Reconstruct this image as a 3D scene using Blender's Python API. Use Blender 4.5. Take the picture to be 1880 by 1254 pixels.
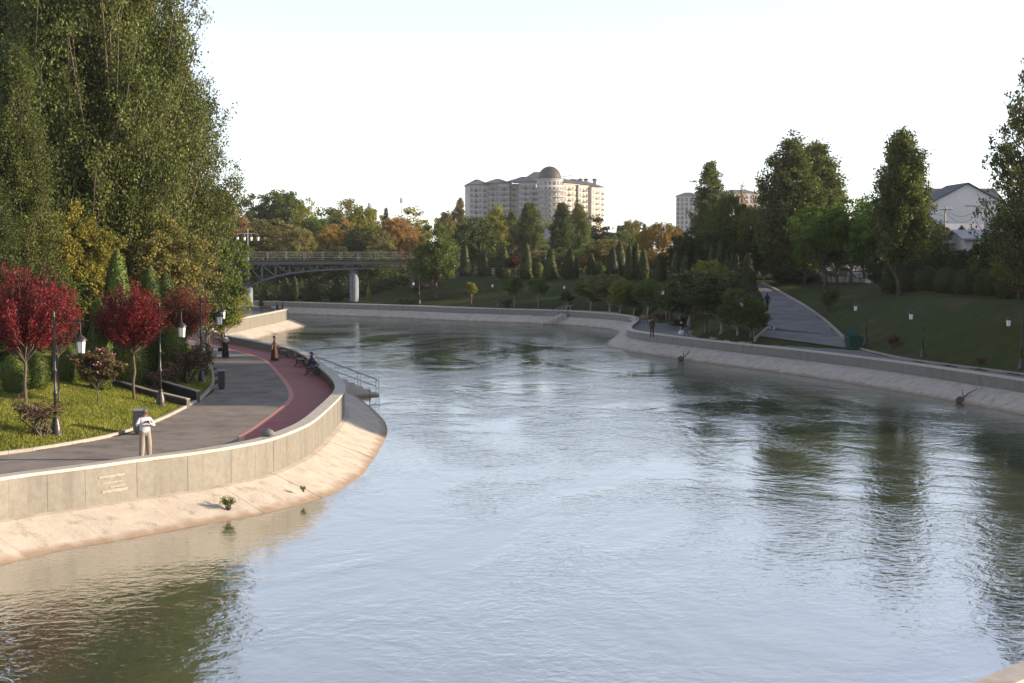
import bpy, math, random
import numpy as np
from mathutils import Vector, Matrix
from mathutils.geometry import tessellate_polygon
for o in list(bpy.data.objects): bpy.data.objects.remove(o)
S = bpy.context.scene
C = S.collection
R = math.radians
# ------------------------------------------------------------------ camera
CZ, F, YH = 8.8, 2611.0, 462.0
PITCH = math.atan((627 - YH) / F)
cam = bpy.data.cameras.new('camera'); camo = bpy.data.objects.new('camera', cam); C.objects.link(camo)
camo.location = (0, 0, CZ); camo.rotation_euler = (math.pi/2 - PITCH, 0, 0)
cam.sensor_width = 36; cam.lens = 36*F/1880; cam.clip_start = .5; cam.clip_end = 20000
S.camera = camo
# ------------------------------------------------------------------ world, sun, exposure
SUN_EL, SUN_AZ = 14.0, 1.0          # elevation; angle from +X towards +Y
w = bpy.data.worlds.new('World'); S.world = w; w.use_nodes = True
nt = w.node_tree; bg = nt.nodes['Background']
sky = nt.nodes.new('ShaderNodeTexSky'); sky.sky_type = 'NISHITA'; sky.sun_disc = False
sky.sun_elevation = R(SUN_EL); sky.sun_rotation = R(90 - SUN_AZ)
sky.air_density = 0.7; sky.dust_density = 0.45; sky.ozone_density = 1.0; sky.altitude = 400
hz = nt.nodes.new('ShaderNodeHueSaturation'); hz.inputs['Saturation'].default_value = .52      # milky autumn sky
tint = nt.nodes.new('ShaderNodeMix'); tint.data_type = 'RGBA'; tint.blend_type = 'MULTIPLY'; tint.inputs['Factor'].default_value = 1; tint.inputs['B'].default_value = (.985,.955,.972,1)
nt.links.new(sky.outputs[0], hz.inputs['Color']); nt.links.new(hz.outputs[0], tint.inputs['A']); nt.links.new(tint.outputs['Result'], bg.inputs[0]); bg.inputs[1].default_value = 0.145
sl = bpy.data.lights.new('sun', 'SUN'); sl.energy = 5.0; sl.angle = R(.55); sl.color = (1, .78, .55)
so = bpy.data.objects.new('sun', sl); C.objects.link(so)
sd = Vector((math.cos(R(SUN_EL))*math.cos(R(SUN_AZ)), math.cos(R(SUN_EL))*math.sin(R(SUN_AZ)), math.sin(R(SUN_EL))))
so.rotation_euler = sd.to_track_quat('Z', 'Y').to_euler(); so.location = (60, 60, 60)
S.view_settings.view_transform = 'Standard'; S.view_settings.look = 'None'
S.view_settings.gamma = 1; S.view_settings.exposure = 1.2
S.view_settings.use_curve_mapping = False
S.render.engine = 'CYCLES'
S.cycles.max_bounces = 6; S.cycles.transparent_max_bounces = 8; S.cycles.volume_bounces = 0
# ------------------------------------------------------------------ pixels -> directions and points
def ray(px, py):
    x, y, z = (px-940)/F, -(py-627)/F, 1.0
    c, s = math.cos(PITCH), math.sin(PITCH)
    return np.array([x, c*z + s*y, -s*z + c*y])
def onz(px, py, z):
    d = ray(px, py); t = (z-CZ)/d[2]; return (d[0]*t, d[1]*t)
def atY(px, py, Y):
    d = ray(px, py); t = Y/d[1]; return (d[0]*t, Y, CZ + d[2]*t)
# ------------------------------------------------------------------ polylines
def smooth(pts, it=2):
    p = [np.array(q, float) for q in pts]
    for _ in range(it):
        q = [p[0]]
        for a, b in zip(p[:-1], p[1:]): q += [a*.75+b*.25, a*.25+b*.75]
        q.append(p[-1]); p = q
    return np.array(p)
def resample(p, step):
    seg = np.linalg.norm(np.diff(p, axis=0), axis=1); s = np.concatenate([[0], np.cumsum(seg)])
    n = max(2, int(round(s[-1]/step))+1); t = np.linspace(0, s[-1], n)
    return np.stack([np.interp(t, s, p[:, k]) for k in range(p.shape[1])], 1)
def normals(p):       # to the right of travel
    t = np.gradient(p, axis=0); t /= np.linalg.norm(t, axis=1)[:, None]+1e-9
    return np.stack([t[:, 1], -t[:, 0]], 1)
def dist(P, L):
    P = np.asarray(P, float); out = np.full(len(P), 1e9)
    for a, b in zip(L[:-1], L[1:]):
        ab = b-a; l = ab@ab+1e-12
        t = np.clip(((P-a)@ab)/l, 0, 1)
        d = np.hypot(P[:, 0]-a[0]-t*ab[0], P[:, 1]-a[1]-t*ab[1])
        np.minimum(out, d, out)
    return out
def inside(P, poly):
    x, y = P[:, 0], P[:, 1]; r = np.zeros(len(P), bool)
    j = len(poly)-1
    for i in range(len(poly)):
        xi, yi = poly[i]; xj, yj = poly[j]
        c = ((yi > y) != (yj > y)) & (x < (xj-xi)*(y-yi)/(yj-yi+1e-12)+xi)
        r ^= c; j = i
    return r
ZL, ZR, BL, BR = 2.05, 1.62, .75, .85      # wall top / wall foot, left and right bank
PL, PR = 1.5, 1.36                          # promenade level left / right
WLpx = [(0,875),(100,863),(186,852),(261,841),(372,828),(465,812),(503,803),(540,789),(573,774),(606,745),(629,722),(634,709),(627,696),(614,684),(600,673),(580,658),(560,645),(542,639),(494,628),(440,618),(400,611),(380,606),(366,602.5),(362,599.5),(372,596.5),(400,592),(450,582.5),(500,573),(525,568),(531,566.3),(527,565),(505,564),(470,562),(425,559.5),(350,557),(200,553),(0,549)]
WL = [(-19,30),(-17.4,38)] + [onz(x, y, ZL) for x, y in WLpx] + [(-110,206)]
WL = smooth(WL, 2)
WRpx = [(-200,540),(100,544),(300,547.5),(380,549.5),(465,552),(534,554),(646,557.5),(760,560.7),(863,565),(1020,569),(1060,571),(1100,573.5),(1142,577),(1162,580.5),(1168,584),(1162,590),(1151,598),(1151,603),(1158,606),(1174,609),(1249,618),(1355,630),(1500,645),(1647,663),(1767,680),(1880,696.5),(2030,721),(2220,762),(2330,815),(2370,900),(2250,1040),(2050,1150),(1880,1216),(1790,1252),(1690,1300)]
WR = smooth([onz(x, y, ZR) for x, y in WRpx], 2)
KLpx = [(-140,857),(0,835),(37,832),(112,820),(186,807),(231,796),(298,772),(335,753),(370,735),(389,716),(395,703),(393,685),(389,672),(375,650),(330,625),(270,610),(255,598),(290,590),(389,585),(425,579),(427,575),(410,572.5),(350,569),(200,564),(0,558)]
KL = smooth([(-28,36)] + [onz(x, y, PL) for x, y in KLpx] + [(-112,192)], 2)
# ------------------------------------------------------------------ helpers: meshes, objects
def mobj(name, verts, faces, mat=None, parent=None, smoothf=False, mi=None):
    me = bpy.data.meshes.new(name); me.from_pydata([tuple(map(float, v)) for v in verts], [], faces)
    return meobj(name, me, mat, parent, smoothf, mi)
def meobj(name, me, mat=None, parent=None, smoothf=False, mi=None):
    if mat is not None:
        for m in (mat if isinstance(mat, (list, tuple)) else [mat]): me.materials.append(m)
    if mi is not None: me.polygons.foreach_set('material_index', np.array(mi, np.int32))
    if smoothf: me.polygons.foreach_set('use_smooth', np.ones(len(me.polygons), bool))
    me.update()
    o = bpy.data.objects.new(name, me); C.objects.link(o)
    if parent is not None: o.parent = parent
    return o
def empty(name, loc=(0,0,0), rz=0, sc=1):
    o = bpy.data.objects.new(name, None); C.objects.link(o); o.location = loc; o.rotation_euler = (0,0,rz)
    o.empty_display_size = .2
    o.scale = (sc,sc,sc) if not isinstance(sc, (tuple, list)) else sc
    return o
def tag(o, label=None, cat=None, group=None, kind=None):
    if label: o['label'] = label
    if cat: o['category'] = cat
    if group: o['group'] = group
    if kind: o['kind'] = kind
    return o
def copy_tree(o, parent=None):
    c = o.copy(); C.objects.link(c); c.parent = parent
    for ch in o.children: copy_tree(ch, c)
    return c
class MB:
    def __init__(s): s.v = []; s.f = []
    def add(s, v, f):
        n = len(s.v); s.v += [tuple(q) for q in v]; s.f += [tuple(i+n for i in q) for q in f]; return s
    def box(s, c, d, rz=0, M=None):
        x, y, z = d[0]/2, d[1]/2, d[2]/2
        v = [Vector((a*x, b*y, e*z)) for a in (-1,1) for b in (-1,1) for e in (-1,1)]
        m = Matrix.Rotation(rz, 3, 'Z') if M is None else M
        v = [m@q + Vector(c) for q in v]
        return s.add(v, [(0,1,3,2),(4,6,7,5),(0,4,5,1),(2,3,7,6),(0,2,6,4),(1,5,7,3)])
    def bar(s, a, b, wd, h=None):
        a, b = Vector(a), Vector(b); d = b-a; L = d.length
        if L < 1e-6: return s
        M = d.to_track_quat('X', 'Z').to_matrix()
        return s.box((a+b)/2, (L, wd, h or wd), M=M)
    def tube(s, pts, rad, n=6, cap=True):
        pts = [Vector(p) for p in pts]; m = len(pts)
        if not hasattr(rad, '__len__'): rad = [rad]*m
        b = len(s.v); prev = None
        for i, p in enumerate(pts):
            d = (pts[min(i+1, m-1)]-pts[max(i-1, 0)])
            d = d.normalized() if d.length > 1e-9 else Vector((0,0,1))
            u = d.orthogonal().normalized() if prev is None else (prev - d*prev.dot(d)).normalized()
            prev = u; v2 = d.cross(u)
            for k in range(n):
                t = 2*math.pi*k/n; s.v.append(tuple(p + (u*math.cos(t)+v2*math.sin(t))*rad[i]))
        for i in range(m-1):
            for k in range(n):
                s.f.append((b+i*n+k, b+i*n+(k+1)%n, b+(i+1)*n+(k+1)%n, b+(i+1)*n+k))
        if cap:
            s.f.append(tuple(b+k for k in reversed(range(n)))); s.f.append(tuple(b+(m-1)*n+k for k in range(n)))
        return s
    def lathe(s, prof, n=16, c=(0,0,0), ex=1, ey=1, fold=0, nf=7):
        b = len(s.v)
        for r, z in prof:
            for k in range(n):
                t = 2*math.pi*k/n; rr = r*(1+fold*math.sin(nf*t)*(1-(z-prof[0][1])/(prof[-1][1]-prof[0][1]+1e-9)))
                s.v.append((c[0]+rr*ex*math.cos(t), c[1]+rr*ey*math.sin(t), c[2]+z))
        m = len(prof)
        for i in range(m-1):
            for k in range(n): s.f.append((b+i*n+k, b+i*n+(k+1)%n, b+(i+1)*n+(k+1)%n, b+(i+1)*n+k))
        s.f.append(tuple(b+k for k in reversed(range(n)))); s.f.append(tuple(b+(m-1)*n+k for k in range(n)))
        return s
    def build(s, name, mat, parent=None, sm=False): return mobj(name, s.v, s.f, mat, parent, sm)
# ------------------------------------------------------------------ materials
def mat(name, col, col2=None, rough=.8, scale=3.0, bump=0, bscale=None, spec=.3, metal=0, detail=6, stretch=None, dirt=None):
    m = bpy.data.materials.new(name); m.use_nodes = True; n = m.node_tree.nodes; l = m.node_tree.links
    b = n['Principled BSDF']; b.inputs['Roughness'].default_value = rough; b.inputs['Metallic'].default_value = metal
    b.inputs['Specular IOR Level'].default_value = spec; b.inputs['Base Color'].default_value = (*col, 1)
    g = n.new('ShaderNodeNewGeometry'); src = g.outputs['Position']
    if stretch:
        mp = n.new('ShaderNodeMapping'); mp.inputs['Scale'].default_value = stretch; l.new(src, mp.inputs[0]); src = mp.outputs[0]
    last = None
    if col2:
        t = n.new('ShaderNodeTexNoise'); t.inputs['Scale'].default_value = scale; t.inputs['Detail'].default_value = detail
        t.inputs['Roughness'].default_value = .65; l.new(src, t.inputs['Vector'])
        cr = n.new('ShaderNodeValToRGB'); cr.color_ramp.elements[0].position = .32; cr.color_ramp.elements[1].position = .68
        cr.color_ramp.elements[0].color = (*col, 1); cr.color_ramp.elements[1].color = (*col2, 1)
        l.new(t.outputs['Fac'], cr.inputs[0]); last = cr.outputs[0]
        if dirt:      # (colour, scale, low, high, stretch)
            mp2 = n.new('ShaderNodeMapping'); mp2.inputs['Scale'].default_value = dirt[4]; l.new(g.outputs['Position'], mp2.inputs[0])
            t2 = n.new('ShaderNodeTexNoise'); t2.inputs['Scale'].default_value = dirt[1]; t2.inputs['Detail'].default_value = 8
            t2.inputs['Roughness'].default_value = .7; l.new(mp2.outputs[0], t2.inputs['Vector'])
            mr = n.new('ShaderNodeMapRange'); mr.inputs[1].default_value = dirt[2]; mr.inputs[2].default_value = dirt[3]; l.new(t2.outputs['Fac'], mr.inputs[0])
            mx = n.new('ShaderNodeMix'); mx.data_type = 'RGBA'; l.new(mr.outputs[0], mx.inputs['Factor']); l.new(last, mx.inputs['A'])
            mx.inputs['B'].default_value = (*dirt[0], 1); last = mx.outputs['Result']
        l.new(last, b.inputs['Base Color'])
    if bump:
        t3 = n.new('ShaderNodeTexNoise'); t3.inputs['Scale'].default_value = bscale or scale*4; t3.inputs['Detail'].default_value = 5
        l.new(g.outputs['Position'], t3.inputs['Vector'])
        bp = n.new('ShaderNodeBump'); bp.inputs['Strength'].default_value = bump; bp.inputs['Distance'].default_value = .03
        l.new(t3.outputs['Fac'], bp.inputs['Height']); l.new(bp.outputs[0], b.inputs['Normal'])
    return m
def leafmat(name, c1, c2, trans=.3):
    m = bpy.data.materials.new(name); m.use_nodes = True; n = m.node_tree.nodes; l = m.node_tree.links
    b = n['Principled BSDF']; b.inputs['Roughness'].default_value = .55; b.inputs['Specular IOR Level'].default_value = .25
    g = n.new('ShaderNodeNewGeometry'); oi = n.new('ShaderNodeObjectInfo')
    t = n.new('ShaderNodeTexNoise'); t.inputs['Scale'].default_value = .55; t.inputs['Detail'].default_value = 3
    l.new(g.outputs['Position'], t.inputs['Vector'])
    mm = n.new('ShaderNodeMath'); mm.operation = 'MULTIPLY_ADD'; mm.inputs[1].default_value = .55
    l.new(g.outputs['Random Per Island'], mm.inputs[0])
    m2 = n.new('ShaderNodeMath'); m2.operation = 'MULTIPLY_ADD'; m2.inputs[1].default_value = 1.2; m2.inputs[2].default_value = -.38
    l.new(t.outputs['Fac'], m2.inputs[0]); l.new(m2.outputs[0], mm.inputs[2])
    cr = n.new('ShaderNodeValToRGB'); cr.color_ramp.elements[0].color = (*c1, 1); cr.color_ramp.elements[1].color = (*c2, 1)
    cr.color_ramp.elements[0].position = .1; cr.color_ramp.elements[1].position = .9
    l.new(mm.outputs[0], cr.inputs[0])
    hs = n.new('ShaderNodeHueSaturation'); l.new(cr.outputs[0], hs.inputs['Color'])
    mr = n.new('ShaderNodeMapRange'); mr.inputs[3].default_value = .8; mr.inputs[4].default_value = 1.2
    l.new(oi.outputs['Random'], mr.inputs[0]); l.new(mr.outputs[0], hs.inputs['Value'])
    l.new(hs.outputs[0], b.inputs['Base Color'])
    tr = n.new('ShaderNodeBsdfTranslucent'); l.new(hs.outputs[0], tr.inputs[0])
    mx = n.new('ShaderNodeMixShader'); mx.inputs[0].default_value = trans
    l.new(b.outputs[0], mx.inputs[1]); l.new(tr.outputs[0], mx.inputs[2]); l.new(mx.outputs[0], n['Material Output'].inputs[0])
    return m
M = {}
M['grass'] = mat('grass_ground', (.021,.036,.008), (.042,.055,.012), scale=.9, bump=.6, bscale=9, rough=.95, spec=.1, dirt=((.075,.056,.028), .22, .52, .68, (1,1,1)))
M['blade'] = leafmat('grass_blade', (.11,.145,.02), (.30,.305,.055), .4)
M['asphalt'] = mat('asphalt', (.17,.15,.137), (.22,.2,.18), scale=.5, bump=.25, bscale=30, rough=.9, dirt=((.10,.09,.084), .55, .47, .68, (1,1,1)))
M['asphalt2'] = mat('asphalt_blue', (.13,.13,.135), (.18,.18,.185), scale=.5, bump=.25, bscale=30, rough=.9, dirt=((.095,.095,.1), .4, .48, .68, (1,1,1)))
M['redlane'] = mat('red_paint', (.27,.07,.075), (.34,.12,.115), scale=1.2, rough=.75, bump=.1, dirt=((.23,.13,.125), 1.1, .46, .68, (1,1,1)))
M['pink'] = mat('pink_edge', (.5,.24,.2), (.42,.2,.17), scale=2, rough=.8)
M['panel'] = mat('granite_panel', (.128,.122,.104), (.178,.17,.146), scale=5, rough=.6, bump=.1, spec=.4, dirt=((.10,.097,.087), 1.6, .5, .72, (1,1,.12)))
M['core'] = mat('wall_core', (.12,.115,.098), (.165,.158,.136), scale=4, rough=.8)
M['cap'] = mat('cap_stone', (.36,.33,.29), (.45,.415,.365), scale=2.5, rough=.6, bump=.1, dirt=((.27,.25,.225), .9, .52, .74, (1,1,1)))
M['slab'] = mat('lining_concrete', (.36,.325,.28), (.46,.415,.36), scale=1.1, rough=.85, bump=.35, bscale=14, dirt=((.17,.145,.12), 1.9, .52, .8, (1,1,.4)))
# tan silt and damp along the waterline of the lining
_n = M['slab'].node_tree.nodes; _l = M['slab'].node_tree.links; _b = _n['Principled BSDF']; _src = _b.inputs['Base Color'].links[0].from_socket
_g = _n.new('ShaderNodeNewGeometry'); _s = _n.new('ShaderNodeSeparateXYZ'); _l.new(_g.outputs['Position'], _s.inputs[0])
_t = _n.new('ShaderNodeTexNoise'); _t.inputs['Scale'].default_value = 1.7; _t.inputs['Detail'].default_value = 6; _l.new(_g.outputs['Position'], _t.inputs['Vector'])
_a = _n.new('ShaderNodeMath'); _a.operation = 'MULTIPLY_ADD'; _a.inputs[1].default_value = -.30; _l.new(_t.outputs['Fac'], _a.inputs[0]); _l.new(_s.outputs['Z'], _a.inputs[2])
_m = _n.new('ShaderNodeMapRange'); _m.inputs[1].default_value = .02; _m.inputs[2].default_value = -.12; _l.new(_a.outputs[0], _m.inputs[0])
_x = _n.new('ShaderNodeMix'); _x.data_type = 'RGBA'; _l.new(_m.outputs[0], _x.inputs['Factor']); _l.new(_src, _x.inputs['A']); _x.inputs['B'].default_value = (.25,.19,.135,1); _l.new(_x.outputs['Result'], _b.inputs['Base Color'])
M['kerb'] = mat('kerb_stone', (.25,.23,.2), (.34,.31,.27), scale=2, rough=.85)
M['dark'] = mat('dark_granite', (.022,.023,.027), (.035,.036,.04), scale=20, rough=.45, spec=.5)
M['black'] = mat('black_iron', (.018,.017,.016), (.03,.028,.026), scale=12, rough=.42, spec=.5)
M['bark'] = mat('bark', (.07,.054,.04), (.125,.10,.075), scale=4, rough=.95, bump=.5, stretch=(1,1,.3))
M['palebark'] = mat('pale_bark', (.24,.21,.17), (.36,.33,.28), scale=4, rough=.95, stretch=(1,1,.3))
M['limewash'] = mat('limewashed_bark', (.30,.29,.26), (.17,.15,.12), scale=3, rough=.95)
LM = {}
for k, a, b, t in [('dkgreen',(.025,.045,.010),(.075,.10,.022),.3),('green',(.042,.075,.013),(.14,.18,.033),.38),('poplar',(.032,.055,.012),(.155,.18,.042),.38),
    ('olive',(.085,.088,.028),(.25,.225,.065),.38),('yellow',(.06,.08,.018),(.36,.31,.05),.4),('ygreen',(.10,.125,.02),(.30,.30,.045),.42),('rust',(.16,.095,.035),(.36,.225,.07),.38),
    ('gold',(.19,.13,.03),(.40,.27,.055),.4),('red',(.028,.008,.008),(.25,.014,.022),.38),('redbr',(.05,.022,.014),(.19,.04,.03),.35),('bright',(.06,.115,.013),(.16,.27,.03),.45),
    ('thuja',(.03,.055,.009),(.095,.135,.02),.15),('cone',(.016,.029,.007),(.058,.074,.014),.12),('myrtle',(.04,.045,.016),(.16,.10,.05),.35),('pine',(.02,.034,.016),(.055,.075,.034),.15),('flower',(.35,.10,.17),(.5,.2,.27),.3)]:
    LM[k] = leafmat('leaf_'+k, a, b, t)
# ------------------------------------------------------------------ terrain
KR = None
WRr = resample(WR, 1.5); WLr = resample(WL, 1.5)
# the right promenade lies behind the wall; its kerb runs 4.6 m in, opening at the ramp
nR = normals(WRr)           # right of travel = towards the river or land
def offs(p, d, k=9):
    n = normals(p)
    ker = np.ones(k)/k
    n = np.stack([np.convolve(np.pad(n[:, j], k//2, 'edge'), ker, 'valid') for j in range(2)], 1)
    n /= np.linalg.norm(n, axis=1)[:, None]
    return p + n*d
chan = np.concatenate([WL, WR[::1]]) if np.linalg.norm(WL[-1]-WR[0]) < np.linalg.norm(WL[-1]-WR[-1]) else np.concatenate([WL, WR[::-1]])
chan = np.concatenate([chan, np.array([[4.,-40.],[-19.,-40.]])])
# kerb of the right bank (world), from the photograph where it shows
KRpx = [(1168,587.5),(1200,590),(1249,597),(1275,606),(1290,618),(1330,628),(1387,631.5)]
KRb = [(1419,614)]
KR2px = [(1578,642.6),(1647,659),(1719,669),(1800,679),(1880,689.5),(2050,715),(2250,760)]
far = offs(resample(smooth([onz(x, y, ZR) for x, y in WRpx[:13]], 2), 2.0), -4.0)
land_side = -1
if inside(far[40:41], chan)[0]: far = offs(resample(smooth([onz(x, y, ZR) for x, y in WRpx[:13]], 2), 2.0), 4.0); land_side = 1
KRa = np.concatenate([far[far[:, 0] < 13], smooth([onz(x, y, PR) for x, y in KRpx], 2)])
def RZ(d): return PR + .052*max(0, d-107)
def ramp_pt(px, py):
    q = (py-YH)/F; d = (CZ-PR+.052*107)/(q+.052); p = atY(px, py, d); return (p[0], p[1])
RLpx = [(1387,631.5),(1419,616),(1420,612),(1408,595),(1400,575),(1392,553),(1386,535),(1382,522)]
RRpx = [(1578,642.6),(1562,636),(1552,628),(1516,592),(1480,565),(1440,541.5),(1415,528),(1398,520)]
RLE = smooth([onz(*RLpx[0], PR), onz(*RLpx[1], PR)] + [ramp_pt(*p) for p in RLpx[2:]], 2)
RRE = smooth([onz(*RRpx[0], PR)] + [ramp_pt(*p) for p in RRpx[1:]], 2)
KRc = smooth([onz(x, y, PR) for x, y in KR2px] + [(33,52),(33,30),(28,10)], 2)
KRall = np.concatenate([KRa, RLE, RRE[::-1], KRc])
pathR = np.concatenate([KRall, np.array([[9.,6.]]), WR[::-1]])
pathL = np.concatenate([KL, WL[::-1]])
rampoly = np.concatenate([RLE, RRE[::-1]])
def sst(t): t = np.clip(t, 0, 1); return t*t*(3-2*t)
def terr(P):
    P = np.asarray(P, float).reshape(-1, 2); x, y = P[:, 0], P[:, 1]
    ch = inside(P, chan); dl = dist(P, WLr); dr = dist(P, WRr)
    kl = dist(P, KL); kr = dist(P, KRall)
    und = .10*np.sin(x*.31+1.3*np.sin(y*.17))*np.cos(y*.23) + .05*np.sin(x*.9+y*.7)
    zl = PL + 3.4*(1-np.exp(-.055*kl)) + und*np.clip(kl/4, 0, 1)
    wd = 20 - 11*sst((x-24)/5) ; wd = np.where(y < 60, 9, wd)
    top = 5.25 - 3.1*sst((-12-x)/13)*(y > 150)*sst((262-y)/25)
    zb = RZ_arr(y)*(sst((x-12)/10))*(y > 105) + PR*(1-sst((x-12)/10)*(y > 105))
    zr = zb + (np.maximum(top-zb, .25))*sst(.12+.88*np.clip(kr/wd, 0, 1)) - (top-zb)*sst(.12) + .15 + und*np.clip(kr/4, 0, 1)*.8 - .22*np.exp(-kr/.9)
    inL = inside(P, pathL); inR = inside(P, pathR)
    zl = np.where(inL, PL-.06, zl); zr = np.where(inR, np.where(inside(P, rampoly) & (y > 106), RZ_arr(y), PR)-.07, zr)
    z = np.where(dl < dr, zl, zr)
    # beyond both: level upland
    z = np.where(ch | (np.minimum(dl, dr) < 1.6), -2.0, z)
    return z
def RZ_arr(y): return PR + .052*np.clip(y-107, 0, 70)
xs = np.unique(np.concatenate([np.linspace(-6000,-700,8), np.linspace(-600,-90,18), np.arange(-84,72,1.0), np.linspace(78,600,18), np.linspace(700,6000,8)]))
ys = np.unique(np.concatenate([np.linspace(-1500,-60,6), np.arange(-40,26,6), np.arange(28,236,1.0), np.linspace(242,420,12), np.linspace(500,9000,12)]))
GX, GY = np.meshgrid(xs, ys); P = np.stack([GX.ravel(), GY.ravel()], 1)
Zt = terr(P)
nx, ny = len(xs), len(ys)
idx = np.arange(nx*ny).reshape(ny, nx)
fa = np.stack([idx[:-1,:-1].ravel(), idx[:-1,1:].ravel(), idx[1:,1:].ravel(), idx[1:,:-1].ravel()], 1)
def fastmesh(name, V, Fq):
    me = bpy.data.meshes.new(name); V = np.asarray(V, np.float32); Fq = np.asarray(Fq, np.int32); k = Fq.shape[1]
    me.vertices.add(len(V)); me.vertices.foreach_set('co', V.ravel())
    me.loops.add(Fq.size); me.loops.foreach_set('vertex_index', Fq.ravel())
    me.polygons.add(len(Fq)); me.polygons.foreach_set('loop_start', np.arange(0, Fq.size, k, dtype=np.int32))
    me.update(calc_edges=True); return me
ix, iy = np.flatnonzero((xs >= -84) & (xs <= 71)), np.flatnonzero((ys >= 28) & (ys <= 235)); Zd = Zt.reshape(ny, nx)[np.ix_(iy, ix)]
def tgrid(P_):
    fx = np.clip(P_[:,0]+84, 0, len(ix)-1.001); fy = np.clip(P_[:,1]-28, 0, len(iy)-1.001); i0 = fx.astype(int); j0 = fy.astype(int); a = fx-i0; c = fy-j0
    return Zd[j0,i0]*(1-a)*(1-c)+Zd[j0,i0+1]*a*(1-c)+Zd[j0+1,i0]*(1-a)*c+Zd[j0+1,i0+1]*a*c
def th(x, y): return float(tgrid(np.array([[x, y]]))[0]) if -84 < x < 71 and 28 < y < 235 else float(terr([[x, y]])[0])
def hit(px, py):
    d = ray(px, py); t = np.arange(30, 235, .2); p = np.outer(t, d); z = tgrid(p); below = CZ + p[:, 2] < z; i = np.argmax(below) if below.any() else len(t)-150
    return (p[i, 0], p[i, 1], z[i])
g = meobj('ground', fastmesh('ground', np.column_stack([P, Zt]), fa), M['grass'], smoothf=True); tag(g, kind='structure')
# ------------------------------------------------------------------ water
m = bpy.data.materials.new('river_water'); m.use_nodes = True; n = m.node_tree.nodes; l = m.node_tree.links
b = n['Principled BSDF']; b.inputs['Base Color'].default_value = (.06,.078,.05,1); b.inputs['Roughness'].default_value = .05
b.inputs['IOR'].default_value = 8.0; b.inputs['Specular IOR Level'].default_value = .5
geo = n.new('ShaderNodeNewGeometry')
def noise(scale, det, st=(1,1,1), rot=0, dis=0, src=None):
    mp = n.new('ShaderNodeMapping'); mp.inputs['Scale'].default_value = st; mp.inputs['Rotation'].default_value = (0,0,rot)
    l.new(src or geo.outputs['Position'], mp.inputs[0]); t = n.new('ShaderNodeTexNoise'); t.inputs['Scale'].default_value = scale
    t.inputs['Detail'].default_value = det; t.inputs['Distortion'].default_value = dis; t.inputs['Roughness'].default_value = .55
    l.new(mp.outputs[0], t.inputs['Vector']); return t.outputs['Fac']
def math2(op, a, bv, c=None):
    q = n.new('ShaderNodeMath'); q.operation = op
    for i, v in enumerate([a, bv] + ([c] if c is not None else [])):
        if isinstance(v, (int, float)): q.inputs[i].default_value = v
        else: l.new(v, q.inputs[i])
    return q.outputs[0]
patch = n.new('ShaderNodeMapRange'); patch.inputs[1].default_value = .42; patch.inputs[2].default_value = .58
patch.inputs[3].default_value = .28; patch.inputs[4].default_value = 1.0
l.new(noise(.075, 5, (1,.6,1), .35, 1.5), patch.inputs[0])
fine = noise(3.2, 3, (1,1,1), 0, .4)
mid = noise(.75, 4, (1,.8,1), .3, 1.0)
big = noise(.16, 2, (1,.8,1), .2, 1.5)
h = math2('ADD', math2('MULTIPLY', math2('MULTIPLY', fine, patch.outputs[0]), .04), math2('ADD', math2('MULTIPLY', math2('MULTIPLY', mid, patch.outputs[0]), .062), math2('MULTIPLY', big, .07)))
bp = n.new('ShaderNodeBump'); bp.inputs['Strength'].default_value = 1; bp.inputs['Distance'].default_value = .6
l.new(h, bp.inputs['Height']); l.new(bp.outputs[0], b.inputs['Normal'])
M['water'] = m
wv = [(-140,-60,0),(70,-60,0),(70,260,0),(-140,260,0)]
wo = mobj('river', wv, [(0,1,2,3)], M['water']); tag(wo, kind='structure')
# ------------------------------------------------------------------ banks: walls, lining slabs, kerbs
def prism(p, n, i, j, prof, gap=.0):
    """closed prism along polyline points i..j with cross-section prof [(offset, z)]"""
    P_ = [p[k].copy() for k in range(i, j+1)]; N_ = [n[k] for k in range(i, j+1)]
    if gap:
        d = P_[1]-P_[0]; P_[0] = P_[0]+d/np.linalg.norm(d)*gap
        d = P_[-2]-P_[-1]; P_[-1] = P_[-1]+d/np.linalg.norm(d)*gap
    m = len(prof); v = []; f = []
    for q, nn in zip(P_, N_):
        for o, z in prof: v.append((q[0]+nn[0]*o, q[1]+nn[1]*o, z))
    for a in range(len(P_)-1):
        for k in range(m): f.append((a*m+k, a*m+(k+1)%m, (a+1)*m+(k+1)%m, (a+1)*m+k))
    f.append(tuple(reversed(range(m)))); f.append(tuple((len(P_)-1)*m+k for k in range(m)))
    return v, f
def sm_normals(p, k):
    n_ = normals(p); kk = min(k, len(p)//2*2-1); ker = np.ones(kk)/kk
    n_ = np.stack([np.convolve(np.pad(n_[:, j], kk//2, 'edge'), ker, 'valid') for j in range(2)], 1)
    return n_/np.linalg.norm(n_, axis=1)[:, None]
rng = random.Random(5)
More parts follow.
